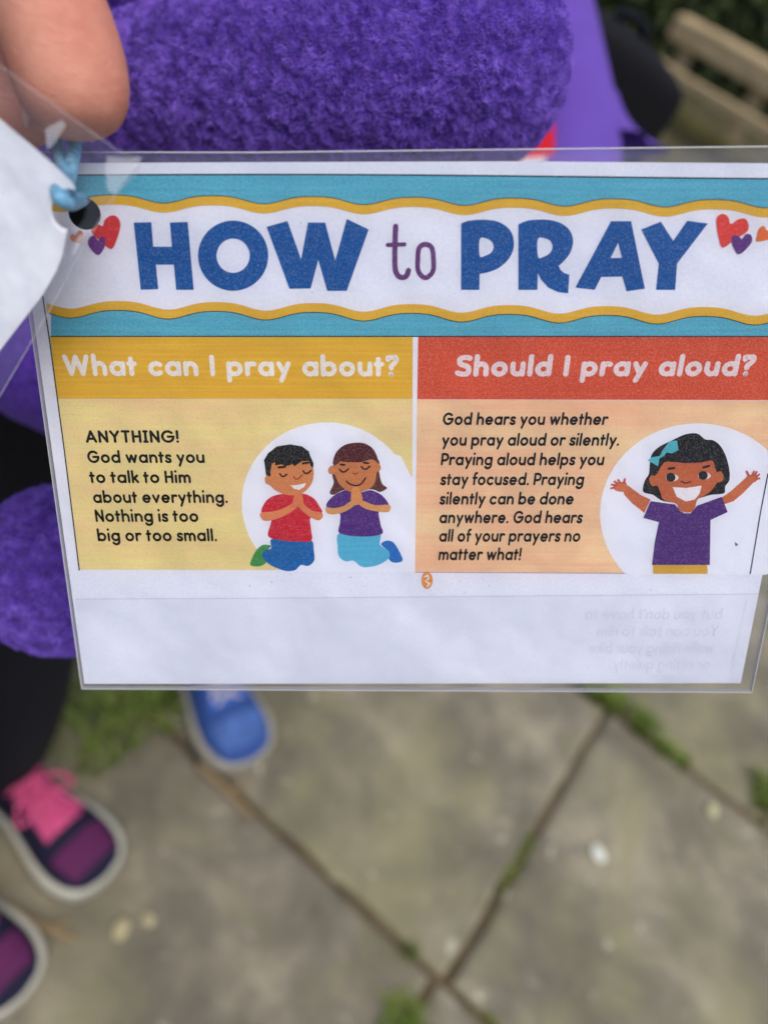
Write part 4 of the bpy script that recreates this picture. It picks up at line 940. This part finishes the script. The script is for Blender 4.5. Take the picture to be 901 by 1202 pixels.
patch('white_badge_stripe', [(612, 186, .4215), (640, 184, .4165), (640, 212, .415), (610, 214, .4195)], wht)
# ------------------------------------------------------------------ low timber fence and hedge
fence = empty('timber_fence', ground_at(800, 135)); tag(fence, 'low weathered wooden rail fence at the foot of the hedge', 'fence')
MW = plain('old_wood', (176, 156, 122), .85, .3, 9, .6, stretch=(1, 1, 4)); MW2 = plain('green_wood', (120, 112, 66), .9, .3, 12, .6)
ivf = Matrix.Translation(-fence.location)
def beam(name, a, b, w_, h_, m, seg=10, wob=.004):
    a, b = Vector(a), Vector(b); d = (b-a).normalized(); up = Vector((0, 0, 1)) if abs(d.z) < .8 else Vector((0, 1, 0)); s_ = d.cross(up).normalized(); up = s_.cross(d)
    V, F = [], []; prof = [(-1, -.8), (-.8, -1), (.8, -1), (1, -.8), (1, .8), (.8, 1), (-.8, 1), (-1, .8)]
    for i in range(seg+1):
        p = a+(b-a)*i/seg+s_*rr.uniform(-wob, wob)+up*rr.uniform(-wob, wob)
        for x, y in prof: V.append(ivf @ (p+s_*x*w_/2+up*y*h_/2))
    K = 8
    for i in range(seg):
        for k in range(K): k2 = (k+1) % K; F.append((i*K+k, i*K+k2, (i+1)*K+k2, (i+1)*K+k))
    F += [tuple(range(K))[::-1], tuple(seg*K+k for k in range(K))]
    return mesh_obj(name, V, F, m, fence)
Zf = 3.3
p0 = at(797, 31, Zf); pr = at(905, 84, Zf-.28); pr.z = p0.z; dr = (pr-p0).normalized(); 
pr2 = p0+dr*3.5
beam('rail', p0, pr2, .09, .095, MW)
l0 = at(752, 62, Zf+.05); l1 = l0+dr*3.5; beam('rail', l0, l1, .03, .045, MW)
l2_ = l0+Vector((.05, 0, -.13)); beam('rail', l2_, l2_+dr*3.3, .03, .05, MW2)
m0 = at(806, 100, Zf-.05); 
for tpos, hh in ((.10, 1), (.52, 1), (1.5, 1), (2.5, 1), (3.3, 1)):
    q = p0+dr*tpos; beam('post', (q.x, q.y+.04, -.02), (q.x, q.y+.04, p0.z-.02), .06, .055, MW, 6)
q = p0+dr*-.12; beam('brace', (q.x, q.y-.05, -.02), (l0.x+.1, l0.y, l0.z), .04, .04, MW2, 6)
hedge = empty('hedge', ground_at(760, 60) if False else (0, 5.2, 0)); tag(hedge, 'dark green leafy hedge behind the low timber fence', 'hedge')
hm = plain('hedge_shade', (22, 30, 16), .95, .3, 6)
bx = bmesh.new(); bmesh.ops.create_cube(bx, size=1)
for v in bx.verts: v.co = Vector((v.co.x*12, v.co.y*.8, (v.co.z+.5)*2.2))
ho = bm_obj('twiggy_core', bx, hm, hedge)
nr = np.random.default_rng(9); nL = 42000
px_ = nr.uniform(-6, 6, nL); zz = nr.uniform(-.02, 2.35, nL); bulge = .55+.25*np.array(vnoise(np.stack([px_*1.3, zz*1.5, zz*0], 1), 6))
yy = -bulge+nr.uniform(-.05, .3, nL); cen = np.stack([px_, yy, zz], 1)
dd = nr.normal(0, 1, (nL, 3)); dd /= np.linalg.norm(dd, axis=1)[:, None]; ee = np.cross(dd, nr.normal(0, 1, (nL, 3))); ee /= np.linalg.norm(ee, axis=1)[:, None]
sz = nr.uniform(.018, .04, nL)[:, None]
pts = np.stack([cen-dd*sz, cen+ee*sz*.45, cen+dd*sz, cen-ee*sz*.45], 1).reshape(-1, 3)
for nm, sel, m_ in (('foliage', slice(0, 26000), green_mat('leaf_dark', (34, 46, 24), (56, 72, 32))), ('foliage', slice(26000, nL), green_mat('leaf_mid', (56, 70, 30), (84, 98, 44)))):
    idx = np.arange(nL)[sel]; pp = pts.reshape(-1, 4, 3)[idx].reshape(-1, 3)
    me = bpy.data.meshes.new(nm); me.vertices.add(len(pp)); me.vertices.foreach_set('co', pp.ravel())
    me.loops.add(len(pp)); me.loops.foreach_set('vertex_index', np.arange(len(pp))); me.polygons.add(len(idx)); me.polygons.foreach_set('loop_start', np.arange(len(idx))*4); me.update(calc_edges=True)
    o = link(nm, me, m_, hedge); o['kind'] = 'stuff'
print('tris ok')
